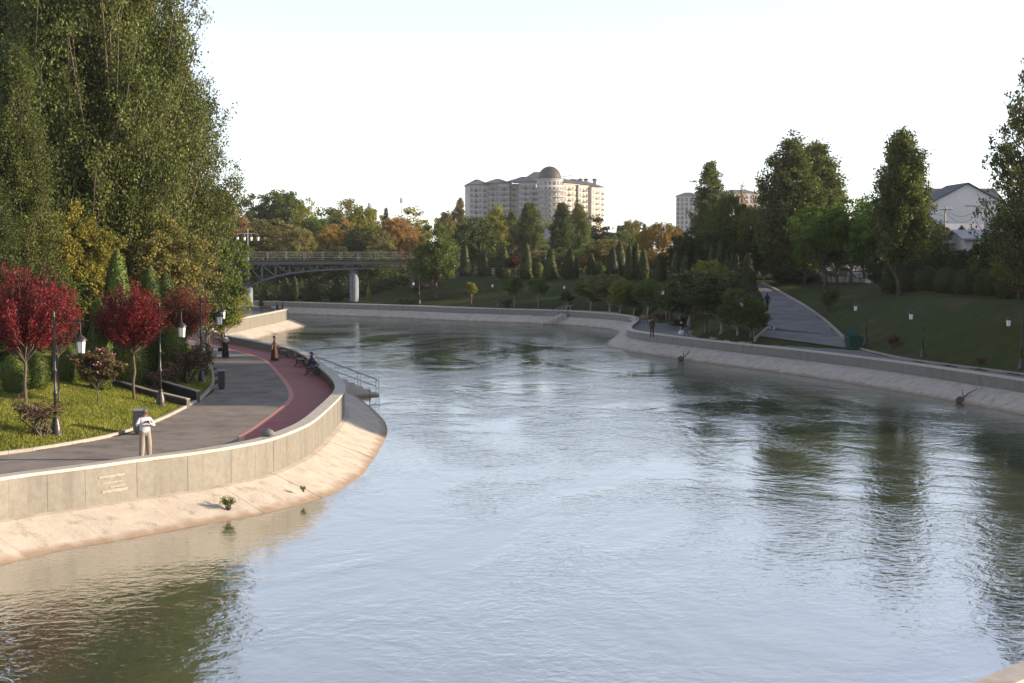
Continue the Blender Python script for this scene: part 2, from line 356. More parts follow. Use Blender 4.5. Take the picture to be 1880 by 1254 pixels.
def bank(name, parts, ztop, zfoot, side, label, cat, wid=.45, sl_w=2.1):
    """parts: [(polyline, panel step)] ; side=+1 when the river is right of travel"""
    root = tag(empty(name), label, cat); lin = tag(empty('bank_lining'), kind='structure')
    for line, step in parts:
        p = resample(line, step); nn = sm_normals(p, 3)*side
        N = len(p)
        v, f = prism(p, nn, 0, N-1, [(-.035,zfoot-.8),(-.035,ztop-.1),(-wid+.06,ztop-.1),(-wid+.06,zfoot-.8)])
        mobj('core', v, f, M['core'], root)
        for i in range(N-1):
            dz = rng.uniform(-.006,.006)
            v, f = prism(p, nn, i, i+1, [(-.04,zfoot-.25),(dz,zfoot-.25),(dz,ztop-.105),(-.04,ztop-.105)], .0025)
            mobj('panel', v, f, M['panel'], root)
        k = 2 if step < 1 else 1
        for i in range(0, N-1, k):
            j = min(i+k, N-1)
            v, f = prism(p, nn, i, j, [(.05,ztop-.1),(.05,ztop-.012),(.04,ztop),(-wid-.03,ztop),(-wid-.04,ztop-.012),(-wid-.04,ztop-.1)], .003)
            mobj('cap_stone', v, f, M['cap'], root)
        p2 = resample(line, 1.0); n2 = sm_normals(p2, 9)*side
        for i in range(0, len(p2)-1, 3):
            j = min(i+3, len(p2)-1)
            ds = rng.uniform(-.012,.012)
            v, f = prism(p2, n2, i, j, [(-.02,zfoot+.02+ds),(.22,zfoot-.02+ds),(sl_w,ds),(sl_w+1.3,-.5+ds),(sl_w+1.3,-.8),(-.02,zfoot-.5)], .006)
            mobj('slab', v, f, M['slab'], lin)
    return root, lin
def cut(line, a, b):
    """portion between the points nearest to a and b"""
    q = resample(line, .25); ia = np.argmin(np.hypot(*(q-np.array(a)).T)); ib = np.argmin(np.hypot(*(q-np.array(b)).T)); return q[ia:ib+1]
pA = WL[0]; pB = onz(440,618,ZL); pC = onz(531,566.3,ZL); pD = WL[-1]
sideL = 1 if inside((resample(WL,1)[20:21]+normals(resample(WL,1))[20:21]*1.0), chan)[0] else -1
sideR = 1 if inside((resample(WR,1)[60:61]+normals(resample(WR,1))[60:61]*1.0), chan)[0] else -1
WLc = [(cut(WL, pA, pB), .66), (cut(WL, pB, pC), 1.0), (cut(WL, pC, pD), 3.0)]
bank('promenade_wall', WLc, ZL, BL, sideL, 'sunlit winding stone parapet wall beside the red-edged walkway', 'wall')
qA = WR[0]; qB = onz(1100,573.5,ZR); qC = WR[-1]
WRc = [(cut(WR, qA, qB), 2.0), (cut(WR, qB, qC), .8)]
bank('promenade_wall', WRc, ZR, BR, sideR, 'shaded grey stone parapet wall along the far and right bank', 'wall', sl_w=1.9)
def sheet(name, poly, z, m_, zf=None):
    pts = [Vector((q[0], q[1], 0)) for q in poly]
    tr = tessellate_polygon([pts])
    o = mobj(name, [(q[0], q[1], z if zf is None else zf(q)) for q in poly], [tuple(t) for t in tr], m_)
    return tag(o, kind='structure')
def flipup(o):
    me = o.data
    if me.polygons[0].normal.z < 0: me.flip_normals()
wi = offs(resample(WL, .8), -sideL*.42, 5)
flipup(sheet('walkway', np.concatenate([resample(KL, 1.0), wi[::-1]]), PL, M['asphalt']))
wiR = offs(resample(WR, .8), -sideR*.42, 5)
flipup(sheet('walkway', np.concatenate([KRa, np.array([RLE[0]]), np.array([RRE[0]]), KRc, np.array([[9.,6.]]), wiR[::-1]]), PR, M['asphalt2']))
# red lane along the wall on the left with a pale pink edge stripe
lp = resample(cut(WL, onz(372,828,ZL), onz(383,607,ZL)), .6); ln = sm_normals(lp, 15)*sideL
def lane(name, a, b, z, m_, taper=True):
    N = len(lp); v = []; f = []
    for i in range(N):
        s_ = min(1, i/14) if taper else 1
        v += [(*(lp[i]-ln[i]*(a if a < .6 else .4+(a-.4)*s_)), z), (*(lp[i]-ln[i]*(.4+(b-.4)*s_)), z)]
    for i in range(N-1): f.append((2*i, 2*i+1, 2*i+3, 2*i+2))
    o = mobj(name, v, f, m_); flipup(o); return tag(o, kind='structure')
lane('red_lane', .40, 2.55, PL+.005, M['redlane']); lane('lane_edge_stripe', 2.55, 2.8, PL+.009, M['pink'])
# ramp
nr = 60; a_ = resample(RLE[2:], 1); a_ = np.stack([np.interp(np.linspace(0,1,nr), np.linspace(0,1,len(a_)), a_[:,k]) for k in (0,1)],1)
b_ = resample(RRE, 1); b_ = np.stack([np.interp(np.linspace(0,1,nr), np.linspace(0,1,len(b_)), b_[:,k]) for k in (0,1)],1)
v = []; f = []
for i in range(nr):
    za = float(RZ_arr(a_[i,1])) + .004; zb = float(RZ_arr(b_[i,1])) + .004
    v += [(*a_[i], za), (*b_[i], zb)]
for i in range(nr-1): f.append((2*i, 2*i+1, 2*i+3, 2*i+2))
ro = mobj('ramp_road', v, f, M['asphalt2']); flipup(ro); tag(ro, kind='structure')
# upper end of the ramp: a short level stretch of lit path
def kerb(line, zf, label, step=1.0, w_=.16, h_=.12, side=1):
    root = tag(empty('kerb'), kind='structure')
    p = resample(line, step); nn = sm_normals(p, 3)*side
    for i in range(len(p)-1):
        z = zf(p[i]); z2 = zf(p[i+1]); vv, ff = prism(p, nn, i, i+1, [(0,-.2),(0,h_),(w_,h_),(w_,-.2)], .006)
        vv = [(q[0], q[1], q[2]+(z if k < 4 else z2)) for k, q in enumerate(vv)]
        mobj('kerb_stone', vv, ff, M['kerb'], root)
kerb(cut(KL, KL[0], onz(375,650,PL)), lambda q: PL, '', 1.0, side=-1)
kerb(cut(KL, onz(255,598,PL), onz(425,579,PL)), lambda q: PL, '', 1.5, side=-1)
kerb(KRa[KRa[:,0] > -40], lambda q: PR, '', 1.5, side=-1)
kerb(RLE, lambda q: float(RZ_arr(q[1])), '', 1.2, side=-1)
kerb(RRE, lambda q: float(RZ_arr(q[1])), '', 1.0, .3, side=1)
kerb(KRc, lambda q: PR, '', 1.0, .3, side=-1)
# grass blades on the near lawns
def blades(name, n_, box, cond, hmin, hmax, label):
    r = np.random.default_rng(3); P_ = np.column_stack([r.uniform(box[0],box[1],n_), r.uniform(box[2],box[3],n_)])
    P_ = P_[cond(P_)]; z = tgrid(P_); h_ = r.uniform(hmin,hmax,len(P_)); a = r.uniform(0,2*np.pi,len(P_)); w_ = .028
    d = np.column_stack([np.cos(a), np.sin(a)]); e = r.normal(0,.4,(len(P_),2))*h_[:,None]
    V = np.empty((len(P_),3,3)); V[:,0,:2] = P_-d*w_; V[:,1,:2] = P_+d*w_; V[:,2,:2] = P_+e
    V[:,0,2] = z-.02; V[:,1,2] = z-.02; V[:,2,2] = z+h_
    o = meobj(name, fastmesh(name, V.reshape(-1,3), np.arange(len(P_)*3).reshape(-1,3)), M['blade'])
    tag(o, label, 'grass', kind='stuff')
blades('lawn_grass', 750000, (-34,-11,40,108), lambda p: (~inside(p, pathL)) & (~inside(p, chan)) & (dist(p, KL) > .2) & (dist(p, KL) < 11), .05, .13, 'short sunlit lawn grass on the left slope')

# smeared whitewash on the sunlit parapet
M['paint'] = mat('whitewash', (.22,.21,.18), (.30,.285,.245), scale=9, rough=.9)
pw = resample(WL, .1); nwp = sm_normals(pw, 9)*sideL; wall0 = [o for o in C.objects if o.name == 'promenade_wall'][0]; rr_ = random.Random(4)
for px, zz_, ln_, hh_ in [(187,1.62,.9,.06),(189,1.42,.75,.03),(188,1.14,.95,.07),(205,1.27,.5,.035)]:
    k0 = np.argmin(np.hypot(*(pw-np.array(onz(px,853-(px-186)*.13,ZL))).T)); m_ = int(ln_/.1)+1; v = []; f = []
    for i in range(m_+1):
        e = .75+.25*math.sin(math.pi*(i+.4)/(m_+.8)); q = pw[k0+i]+nwp[k0+i]*.016; v += [(*q, zz_-hh_*e*rr_.uniform(.5,1)), (*q, zz_+hh_*e*rr_.uniform(.5,1))]
    for i in range(m_): f.append((2*i,2*i+1,2*i+3,2*i+2))
    mobj('whitewash_smear', v, f, M['paint'], wall0)
# ------------------------------------------------------------------ trees: canonical meshes 10 m tall
def leaf_mesh(name, Cn, size, rs, asp=.62, droop=0):
    N = len(Cn); u = rs.normal(size=(N,3)); u /= np.linalg.norm(u, axis=1)[:, None]
    if droop: u[:, 2] -= droop; u /= np.linalg.norm(u, axis=1)[:, None]
    w_ = rs.normal(size=(N,3)); v_ = np.cross(u, w_); v_ /= np.linalg.norm(v_, axis=1)[:, None]+1e-9
    s_ = size*rs.uniform(.65,1.35,N)[:, None]
    V = np.stack([Cn-u*s_*.5, Cn+v_*s_*asp*.5, Cn+u*s_*.5, Cn-v_*s_*asp*.5], 1)
    return fastmesh(name, V.reshape(-1,3), np.arange(N*4).reshape(-1,4))
def merge(name, me, V, Fq):
    """append a quad core to a leaf mesh"""
    n0 = len(me.vertices); co = np.empty(n0*3, np.float32); me.vertices.foreach_get('co', co)
    return fastmesh(name, np.concatenate([co.reshape(-1,3), np.asarray(V, np.float32)]), np.concatenate([np.arange(n0).reshape(-1,4), np.asarray(Fq)+n0]))
PROTO = {}
def finish(kind, crown, mb, width):
    tm = bpy.data.meshes.new('trunk'); tm.from_pydata([tuple(map(float, q)) for q in mb.v], [], mb.f)
    tm.polygons.foreach_set('use_smooth', np.ones(len(tm.polygons), bool)); tm.materials.append(M['bark']); tm.update()
    crown.materials.append(LM['green'])
    PROTO[kind] = (crown, tm, width)
def wig(a, b, rs, n_=5, amp=.12):
    a, b = np.array(a), np.array(b); L = np.linalg.norm(b-a); out = []
    for i in range(n_+1):
        t = i/n_; p = a+(b-a)*t
        if 0 < i < n_: p = p+rs.normal(size=3)*amp*L*.12
        out.append(p)
    return out
def broad(kind, seed, rx=3.6, base=.24, nc=150, lp=75, leaf=.34, cl=.62, trunk=.16, lobes=5, flat=.85):
    rs = np.random.default_rng(seed); mb = MB()
    zc = 10*(base+1)/2; rz_ = 10*(1-base)/2
    L = []   # lobes give an uneven outline
    for i in range(lobes):
        a = 2*np.pi*(i+rs.uniform(-.3,.3))/lobes; q = rs.uniform(.25,.55)
        L.append((np.array([rx*q*np.cos(a), rx*q*np.sin(a), zc+rs.uniform(-.35,.35)*rz_]), rs.uniform(.5,.68)))
    L.append((np.array([rs.uniform(-.3,.3), rs.uniform(-.3,.3), zc+rz_*.38]), .62))
    cent = []
    while len(cent) < nc:
        c0, q = L[rs.integers(len(L))]
        d = rs.normal(size=3); d /= np.linalg.norm(d); r = rs.uniform(.35,1)**.5
        p = c0+d*r*q*np.array([rx, rx, rz_*flat])
        if p[2] > 10*base*.9: cent.append(p)
    cent = np.array(cent)
    mb.tube(wig((0,0,-.4),(rs.uniform(-.2,.2),rs.uniform(-.2,.2),zc),rs,6), list(np.linspace(trunk*1.25,trunk*.5,7)), 8)
    for p in cent[rs.permutation(nc)[:34]]:
        z0 = 10*base*.7+ (p[2]-10*base)*.35
        mb.tube(wig((0,0,z0),p,rs,4,.5), list(np.linspace(trunk*.38,.02,5)), 5, False)
    pts = []
    for p in cent:
        k = int(lp*rs.uniform(.55,1.45)); c_ = cl*rs.uniform(.7,1.35)
        d = rs.normal(size=(k,3)); d /= np.linalg.norm(d,axis=1)[:,None]
        pts.append(p+d*(rs.uniform(0,1,(k,1))**.45)*c_*np.array([1,1,.75]))
    pts = np.concatenate(pts); pts[:,2] *= 10/np.percentile(pts[:,2],99.9)
    finish(kind, leaf_mesh(kind, pts, leaf, rs), mb, 2*np.percentile(np.abs(pts[:,0]), 95))
def poplar(kind, seed, rx=1.7, base=.13, nb=70, lp=190, leaf=.26, stems=1, angle=.42, tm=.4, bare=0, trunk=.17, spread=.5, jit=.13, low=.4):
    """upright crown: branch tips fill an ovoid envelope, branches climb steeply from the stems"""
    rs = np.random.default_rng(seed); mb = MB(); pts = []
    def env(t): return rx*(min(1, low+(1-low)*(t-base)/(tm-base)) if t < tm else max(.02, 1-((t-tm)/(1.0-tm))**1.9)**.75)
    axes = []
    for s_ in range(stems):
        bx, by = (rs.uniform(-spread,spread,2) if stems > 1 else (0,0)); H = 9.7*(1 if s_ == 0 else rs.uniform(.82,.98)); ox, oy = rs.uniform(-.5,.5,2)*(1 if stems > 1 else .3)
        ax = wig((bx*.4,by*.4,-.4),(bx+ox,by+oy,H),rs,9,.2); mb.tube(ax, list(np.linspace(trunk,.02,10)), 7); axes.append(np.array(ax))
    n_ = 0
    while n_ < nb:
        t = base+(1-base)*rs.uniform(0,1)
        if rs.uniform() > env(t)/rx*.85+.15: continue
        n_ += 1
        a = rs.uniform(0,2*np.pi); r_ = env(t)*rs.uniform(.25,1)**.6*rs.uniform(.85,1.12); an = angle*rs.uniform(.75,1.3)
        p1 = np.array([r_*math.cos(a), r_*math.sin(a), t*10])
        axa = axes[rs.integers(stems)] if stems > 1 else axes[0]
        zb = max(base*6, p1[2]-r_/math.tan(an)); zb = min(zb, axa[-1,2]-.3)
        p0 = np.array([np.interp(zb,axa[:,2],axa[:,0]), np.interp(zb,axa[:,2],axa[:,1]), zb])
        br = wig(p0,p1,rs,4,.35); Lb = np.linalg.norm(p1-p0); mb.tube(br, list(np.linspace(.04,.01,5)), 4, False); bra = np.array(br)
        k = int(lp*rs.uniform(.6,1.4)*min(1.6,(.5+Lb/2.5))); tt = 1.03-rs.uniform(0,.8,k)**1.3
        q = np.stack([np.interp(tt*4, range(5), bra[:,j]) for j in range(3)],1)
        kc = max(4,k//20); cc = q[:kc]+rs.normal(0,jit*1.5,(kc,3)); q = cc[rs.integers(kc,size=k)]+rs.normal(0,jit,(k,3))
        pts.append(q)
    pts = np.concatenate(pts); pts[:,2] *= 10/np.percentile(pts[:,2],99.95)
    if bare: pts = pts[rs.uniform(size=len(pts)) > bare]
    finish(kind, leaf_mesh(kind, pts, leaf, rs, .8), mb, 2*np.percentile(np.abs(pts[:,0]), 97.5))
def plum(kind, seed):
    """lollipop tree with upswept brush of leaves"""
    rs = np.random.default_rng(seed); mb = MB(); pts = []
    mb.tube(wig((0,0,-.3),(0,0,4.2),rs,5,.1), list(np.linspace(.13,.09,6)), 7)
    for i in range(150):
        a = rs.uniform(0,2*np.pi); q = rs.uniform(0,1)**.55; an = q*1.12; Lb = rs.uniform(3.6,5.2)*(1-.12*q)
        p0 = np.array([0,0,4.0+rs.uniform(-.4,.3)]); p1 = p0+np.array([math.cos(a)*math.sin(an)*.82, math.sin(a)*math.sin(an)*.82, math.cos(an)*1.04+.12])*Lb
        br = wig(p0,p1,rs,4,.3); mb.tube(br, list(np.linspace(.045,.012,5)), 4, False); bra = np.array(br)
        k = 170; tt = rs.uniform(.35,1.05,k); q_ = np.stack([np.interp(tt*4, range(5), bra[:,j]) for j in range(3)],1)
        pts.append(q_+rs.normal(0,.16,(k,3)))
    pts = np.concatenate(pts); pts[:,2] = np.minimum(pts[:,2], 10.1)
    finish(kind, leaf_mesh(kind, pts, .16, rs, .5), mb, 2*np.percentile(np.abs(pts[:,0]), 97))
def solid(kind, seed, prof, n_, leaf, sp=.06, stem=0, width=None):
    """clipped evergreen: lathe body covered with tufts. prof [(r, z)] bottom to top, 10 m"""
    rs = np.random.default_rng(seed); mb = MB(); mb.tube([(0,0,-.4),(0,0,max(stem,.8)),(0,0,8)], [.14,.12,.03], 6)
    pr = np.array(prof, float); seg = np.hypot(np.diff(pr[:,0]), np.diff(pr[:,1])); ar = seg*(pr[:-1,0]+pr[1:,0])/2
    cu = np.cumsum(ar)/ar.sum(); k = np.searchsorted(cu, rs.uniform(size=n_)); t = rs.uniform(size=n_)
    r0 = pr[k,0]+(pr[k+1,0]-pr[k,0])*t; z = pr[k,1]+(pr[k+1,1]-pr[k,1])*t; a = rs.uniform(0,2*np.pi,n_)
    lump = 1+.05*np.sin(3*a+z*.8+seed)+.045*np.sin(5*a-z*1.3+2*seed)
    r = r0*lump*(1+rs.normal(0,sp,n_)*.6)-np.abs(rs.normal(0,sp,n_))
    pts = np.column_stack([r*np.cos(a), r*np.sin(a), z+rs.normal(0,sp,n_)])
    me = leaf_mesh(kind, pts, leaf, rs, .5)
    V = []; Fq = []; m_ = 20
    for rr, zz in prof:
        for j in range(m_):
            a_ = 2*np.pi*j/m_; lm = 1+.05*np.sin(3*a_+zz*.8+seed)+.045*np.sin(5*a_-zz*1.3+2*seed); V.append((rr*.93*lm*np.cos(a_), rr*.93*lm*np.sin(a_), zz))
    for i in range(len(prof)-1):
        for j in range(m_): Fq.append((i*m_+j, i*m_+(j+1)%m_, (i+1)*m_+(j+1)%m_, (i+1)*m_+j))
    me = merge(kind, me, V, Fq)
    finish(kind, me, mb, width or 2*max(p[0] for p in prof))
def willow(kind, seed):
    rs = np.random.default_rng(seed); mb = MB(); pts = []
    mb.tube(wig((0,0,-.4),(0,0,6),rs,6), list(np.linspace(.26,.1,7)), 7)
    for i in range(330):
        a = rs.uniform(0,2*np.pi); q = rs.uniform(0,1)**.5; R_ = 4.2*q; zt = 9.9-2.6*q*q+rs.uniform(-.5,.2)
        top = np.array([R_*math.cos(a), R_*math.sin(a), zt])
        if i % 4 == 0: mb.tube(wig((0,0,4+rs.uniform(0,1.6)),top,rs,4,.4), list(np.linspace(.07,.015,5)), 4, False)
        Ls = rs.uniform(1.6,4.6)*(.4+.6*q); k = int(26*Ls)
        t = rs.uniform(0,1,k)[:,None]; off = np.array([math.cos(a),math.sin(a),0])*.5
        pts.append(top+off*t*(2-t)-np.array([0,0,1])*Ls*t**1.4+rs.normal(0,.11,(k,3)))
    pts = np.concatenate(pts)
    finish(kind, leaf_mesh(kind, pts, .26, rs, .35, .9), mb, 2*np.percentile(np.abs(pts[:,0]), 97))
def pine(kind, seed):
    rs = np.random.default_rng(seed); mb = MB(); pts = []
    mb.tube([(0,0,-.4),(0,0,5),(0,0,9.9)], [.16,.1,.02], 7)
    for i in range(26):
        z = 2.2+i*.29; Lb = (10.2-z)*.27+.15
        for j in range(6):
            a = rs.uniform(0,2*np.pi); p1 = np.array([math.cos(a)*Lb, math.sin(a)*Lb, z+.15*Lb]); mb.tube([(0,0,z),p1], [.03,.01], 4, False)
            k = int(34*Lb)+10; t = rs.uniform(.25,1,k)[:,None]; pts.append(np.array([0,0,z])*(1-t)+p1*t+rs.normal(0,.12,(k,3)))
    pts = np.concatenate(pts); finish(kind, leaf_mesh(kind, pts, .26, rs, .3), mb, 2*np.percentile(np.abs(pts[:,0]), 96))
def shrub(kind, seed, leaves=900):
    rs = np.random.default_rng(seed); mb = MB(); pts = []
    for i in range(13):
        a = rs.uniform(0,2*np.pi); q = rs.uniform(.2,1); p1 = np.array([3.6*q*math.cos(a), 3.6*q*math.sin(a), rs.uniform(6,9.7)])
        br = wig((rs.uniform(-.4,.4),rs.uniform(-.4,.4),-.3),p1,rs,5,.6); mb.tube(br, list(np.linspace(.16,.05,6)), 4, False); bra = np.array(br)
        for j in range(4):
            t = rs.uniform(.45,.9)*5; s0 = np.array([np.interp(t,range(6),bra[:,c]) for c in range(3)]); s1 = s0+np.array([rs.normal(0,1),rs.normal(0,1),rs.uniform(.5,1.8)])
            mb.tube([s0,s1], [.06,.03], 3, False); k = leaves//60; pts.append(s0+(s1-s0)*rs.uniform(.2,1.1,(k,1))+rs.normal(0,.42,(k,3)))
    pts = np.concatenate(pts); finish(kind, leaf_mesh(kind, pts, .55, rs, .55), mb, 2*np.percentile(np.abs(pts[:,0]), 97))
def wisp(kind, seed):
    """tall almost bare tree with thin upright twigs"""
    poplar(kind, seed, rx=1.5, nb=110, lp=26, leaf=.16, angle=.3, tm=.3)
poplar('poplar_big_a', 1, rx=2.6, base=.06, nb=800, lp=380, leaf=.053, stems=5, angle=.5, tm=.42, trunk=.11, spread=1.0, jit=.09, low=.75)
poplar('poplar_big_b', 2, rx=2.2, base=.06, nb=500, lp=330, leaf=.06, stems=3, angle=.42, tm=.4, trunk=.1, spread=.7, jit=.09, low=.8)
poplar('poplar_fan', 8, rx=3.0, base=.1, nb=360, lp=300, leaf=.07, stems=3, angle=.8, tm=.5, trunk=.1, spread=.8, jit=.1, low=.55)
poplar('poplar_cone', 3, rx=1.9, base=.04, nb=380, lp=280, leaf=.066, stems=1, angle=.5, tm=.12, jit=.09)
poplar('poplar_a', 4, rx=1.75, base=.28, nb=230, lp=210, leaf=.125, tm=.45, stems=2, spread=.6, jit=.12, trunk=.09)
poplar('poplar_b', 5, rx=2.0, base=.06, nb=260, lp=210, leaf=.125, tm=.42, stems=2, jit=.12, low=.6)
poplar('poplar_c', 6, rx=1.5, base=.05, nb=210, lp=190, leaf=.13, tm=.3, jit=.12, low=.6)
poplar('poplar_sparse', 7, rx=2.4, base=.08, nb=230, lp=58, leaf=.12, tm=.3, angle=.7, jit=.1)
for i in range(4): broad('broad_%d' % i, 20+i, rx=[3.6,4.2,3.2,3.9][i], base=[.06,.05,.12,.03][i], nc=[210,240,190,240][i], lp=70, leaf=.27)
for i in range(2): broad('small_%d' % i, 30+i, rx=2.6, base=.36, nc=90, lp=60, leaf=.36, cl=.7, trunk=.075)
broad('near_broad', 40, rx=3.6, base=.12, nc=330, lp=95, leaf=.2, cl=.5, lobes=7)
broad('near_round', 41, rx=4.2, base=.1, nc=330, lp=90, leaf=.2, cl=.5, lobes=7)
plum('plum_a', 50); plum('plum_b', 51)
solid('cone', 60, [(1.9,.05),(2.05,.8),(1.75,3),(1.3,6),(.85,8.4),(.5,9.6),(.1,10)], 4200, .3, .07, width=4.1)
solid('cone_b', 61, [(1.7,.05),(2.0,1.2),(1.85,3),(1.35,6.2),(.7,8.8),(.3,9.7),(.05,10)], 4200, .3, .07, width=4.0)
solid('ball', 62, [(2.6,.3),(4.3,2.2),(4.9,5),(4.2,7.8),(2.5,9.5),(.2,10)], 4200, .55, .12, width=9.8)
solid('thuja', 63, [(1.5,.1),(1.9,1.4),(2.0,3.6),(1.75,6.2),(1.1,8.6),(.5,9.6),(.05,10)], 9000, .26, .11, width=4)
solid('thuja_low', 64, [(2.6,.1),(3.3,1.6),(3.5,4.6),(3.1,7.4),(2.0,9.2),(.1,10)], 9000, .36, .16, width=7)
willow('willow', 70); pine('pine', 71); shrub('shrub_a', 72); shrub('shrub_b', 73, 1500); wisp('wisp', 74)
trs = random.Random(9)
def tree(kind, px, top, wpx, label, cat='tree', lm='green', Y=None, base=None, name=None, group=None, bark=None, lean=0, flowers=None, lift=0, minh=None):
    if base is not None: X, Yw, z0 = hit(px, base)
    else:
        X, Yw, _ = atY(px, 460, Y); z0 = th(X, Yw)
    zt = atY(px, top, Yw)[2]; hgt = max(zt-z0, .3)
    crown, tm, wc = PROTO[kind]; wm = wpx*Yw/F
    r = empty(name or 'tree', (X, Yw, z0-lift), trs.uniform(0,6.28), (wm/wc, wm/wc, hgt/10))
    if lean: r.rotation_euler = (0, lean, 0)
    tag(r, label, cat, group)
    c = bpy.data.objects.new('crown', crown); C.objects.link(c); c.parent = r
    c.material_slots[0].link = 'OBJECT'; c.material_slots[0].material = LM[lm]
    t = bpy.data.objects.new('trunk', tm); C.objects.link(t); t.parent = r
    if bark: t.material_slots[0].link = 'OBJECT'; t.material_slots[0].material = M[bark]
    if flowers:
        rs = np.random.default_rng(flowers); nv = len(crown.vertices); co = np.empty(nv*3, np.float32); crown.vertices.foreach_get('co', co); co = co.reshape(-1,3)
        q = co[rs.integers(nv, size=14)]; q = q[q[:,2] > 5]; q = (q[:,None,:]+rs.normal(0,.35,(len(q),16,3))).reshape(-1,3)
        fo = meobj('blossom', leaf_mesh('blossom', q, .34, rs), LM['flower'], r)
    return r
# ------------------------------------------------------------------ planting, left bank
T = tree
T('poplar_big_a', 185, -400, 300, 'huge leaning-branched poplar towering over the left bank', lm='poplar', Y=88, name='poplar_tree')
T('poplar_big_b', 62, -260, 230, 'dark poplar cut by the top left corner, behind the huge poplar', lm='dkgreen', Y=100, name='poplar_tree')
T('poplar_fan', 322, 95, 185, 'right-hand flank poplar with ragged branches beside the huge poplar', lm='poplar', Y=93, name='poplar_tree')
T('poplar_cone', 30, 88, 150, 'cone-shaped poplar at the left edge behind the red plum', lm='poplar', Y=74, name='poplar_tree')
T('poplar_cone', -35, 250, 130, 'dense young poplar cut by the left edge', lm='dkgreen', Y=70, name='poplar_tree')
T('near_broad', 130, 372, 135, 'yellow-topped leafy tree between two red plum trees', lm='yellow', Y=80, name='yellowing_tree')
T('near_round', 70, 430, 190, 'grey-green leafy tree right behind the biggest red plum', lm='green', Y=80)
T('near_round', 285, 395, 150, 'grey-green leafy tree at the foot of the huge poplar', lm='olive', Y=86)
T('near_broad', 380, 398, 125, 'dark green leafy tree hiding the left end of the bridge', lm='green', Y=97)
T('near_broad', 175, 470, 120, 'low green tree behind the slim thuja', lm='green', Y=85)
T('near_broad', 330, 455, 120, 'low green tree between the conical thujas and the bridge', lm='dkgreen', Y=92)
T('near_broad', -20, 330, 140, 'dark leafy tree filling the left edge below the cone-shaped poplar', lm='dkgreen', Y=80)
T('near_round', 405, 520, 70, 'small bright-edged tree beside the path lantern by the bridge', lm='ygreen', Y=112)
T('plum_a', 48, 476, 142, 'largest dark red plum tree at the left edge', lm='red', base=775, name='plum_tree', group='red plum trees')
T('plum_b', 246, 510, 104, 'medium red plum tree with leaning trunk beside the second lantern', lm='red', base=735, name='plum_tree', group='red plum trees')
T('plum_a', 338, 517, 82, 'smallest red plum tree, behind the second lantern', lm='redbr', base=690, name='plum_tree', group='red plum trees')
T('plum_b', 108, 505, 66, 'red plum tree tucked behind the largest plum', lm='redbr', base=742, name='plum_tree', group='red plum trees')
for px, top, wd, bs, k, lb in [(28,648,46,722,'thuja_low','low rounded thuja bush under the largest plum, leftmost'),(68,645,42,716,'thuja_low','low rounded thuja bush under the largest plum, second from left'),
    (122,628,52,702,'thuja_low','low rounded thuja bush right of the first lantern post'),(180,548,46,67,'thuja','slim thuja column between the yellow tree and the middle plum'),
    (215,458,58,73,'thuja','tall conical thuja rising behind the middle red plum'),(275,487,54,77,'thuja','conical thuja between the middle and smallest red plums'),
    (232,590,66,70,'thuja_low','low thuja bush behind the middle plum trunk'),(302,498,50,80,'thuja','conical thuja behind the smallest red plum'),(315,600,50,76,'thuja_low','low thuja bush behind the smallest plum trunk')]:
    T(k, px, top, wd, lb, 'bush' if 'bush' in lb else 'thuja', 'thuja', Y=bs if bs < 200 else None, base=bs if bs > 200 else None, name='thuja')
for px, top, wd, bs, k, lm, fl, lb in [(75,725,92,803,'shrub_a','myrtle',4,'thin twiggy shrub at the foot of the first lantern'),(180,640,70,748,'small_0','myrtle',5,'little pink-blossomed tree left of the middle plum'),
    (345,625,70,706,'shrub_b','myrtle',6,'brownish twiggy shrub behind the second lantern'),(322,655,45,715,'shrub_a','myrtle',7,'thin shrub beside the upper granite ramp wall'),(285,668,45,718,'shrub_a','myrtle',8,'small pink-tipped shrub beside the ramp, left of the second lantern'),
    (377,628,36,690,'shrub_b','myrtle',None,'bushy shrub at the walkway kerb by the third lantern')]:
    T(k, px, top, wd, lb, 'shrub', lm, base=bs, name='shrub', flowers=fl)
# ------------------------------------------------------------------ far rim: clipped cones, balls, small trees
cones = [(827,479,503,20),(854,451,504,23),(889,460,505,22),(925,451,507,28),(967,446,509,25),(1011,456,510,27),(1047,454,509,28),(1086,465,508,20),(1125,454,507,23),(1138,442,505,28),(1156,448,511,21),(1168,443,509,23),(1182,456,512,22),(1211,465,514,24),(1240,461,516,23),(1258,467,518,23)]
words = ['first','second','third','fourth','fifth','sixth','seventh','eighth','ninth','tenth','eleventh','twelfth','thirteenth','fourteenth','fifteenth','sixteenth']
for i, (px, tp, bs, wd) in enumerate(cones):
    T('cone' if i % 3 else 'cone_b', px, tp, wd*1.12, 'clipped evergreen cone, %s from the left in the row on the far rim' % words[i], 'topiary', 'cone', base=bs+2, name='topiary_cone', group='clipped cones on the far rim')
for px, tp, Yd, wd, lb in [(1307,449,172,24,'tall dark cone left of two taller ones behind the slope trees'),(1322,440,174,24,'tallest dark cone behind the slope trees'),(1335,459,170,18,'slender dark cone right of the tallest one'),
    (1345,461,168,18,'slender dark cone, second right of the tallest one'),(1353,466,166,20,'dark cone just left of the ramp-side cone'),(1283,480,166,12,'small thin cone in front of the golden willow')]:
    T('cone', px, tp, wd, lb, 'topiary', 'cone', Y=Yd, name='topiary_cone')
T('cone_b', 1373, 463, 44, 'broadest clipped cone, standing at the left edge of the ramp road', 'topiary', 'cone', Y=138, name='topiary_cone')
T('thuja', 1392, 533, 24, 'small rounded cone at the foot of the broadest cone by the ramp', 'topiary', 'cone', Y=131, name='topiary_cone')
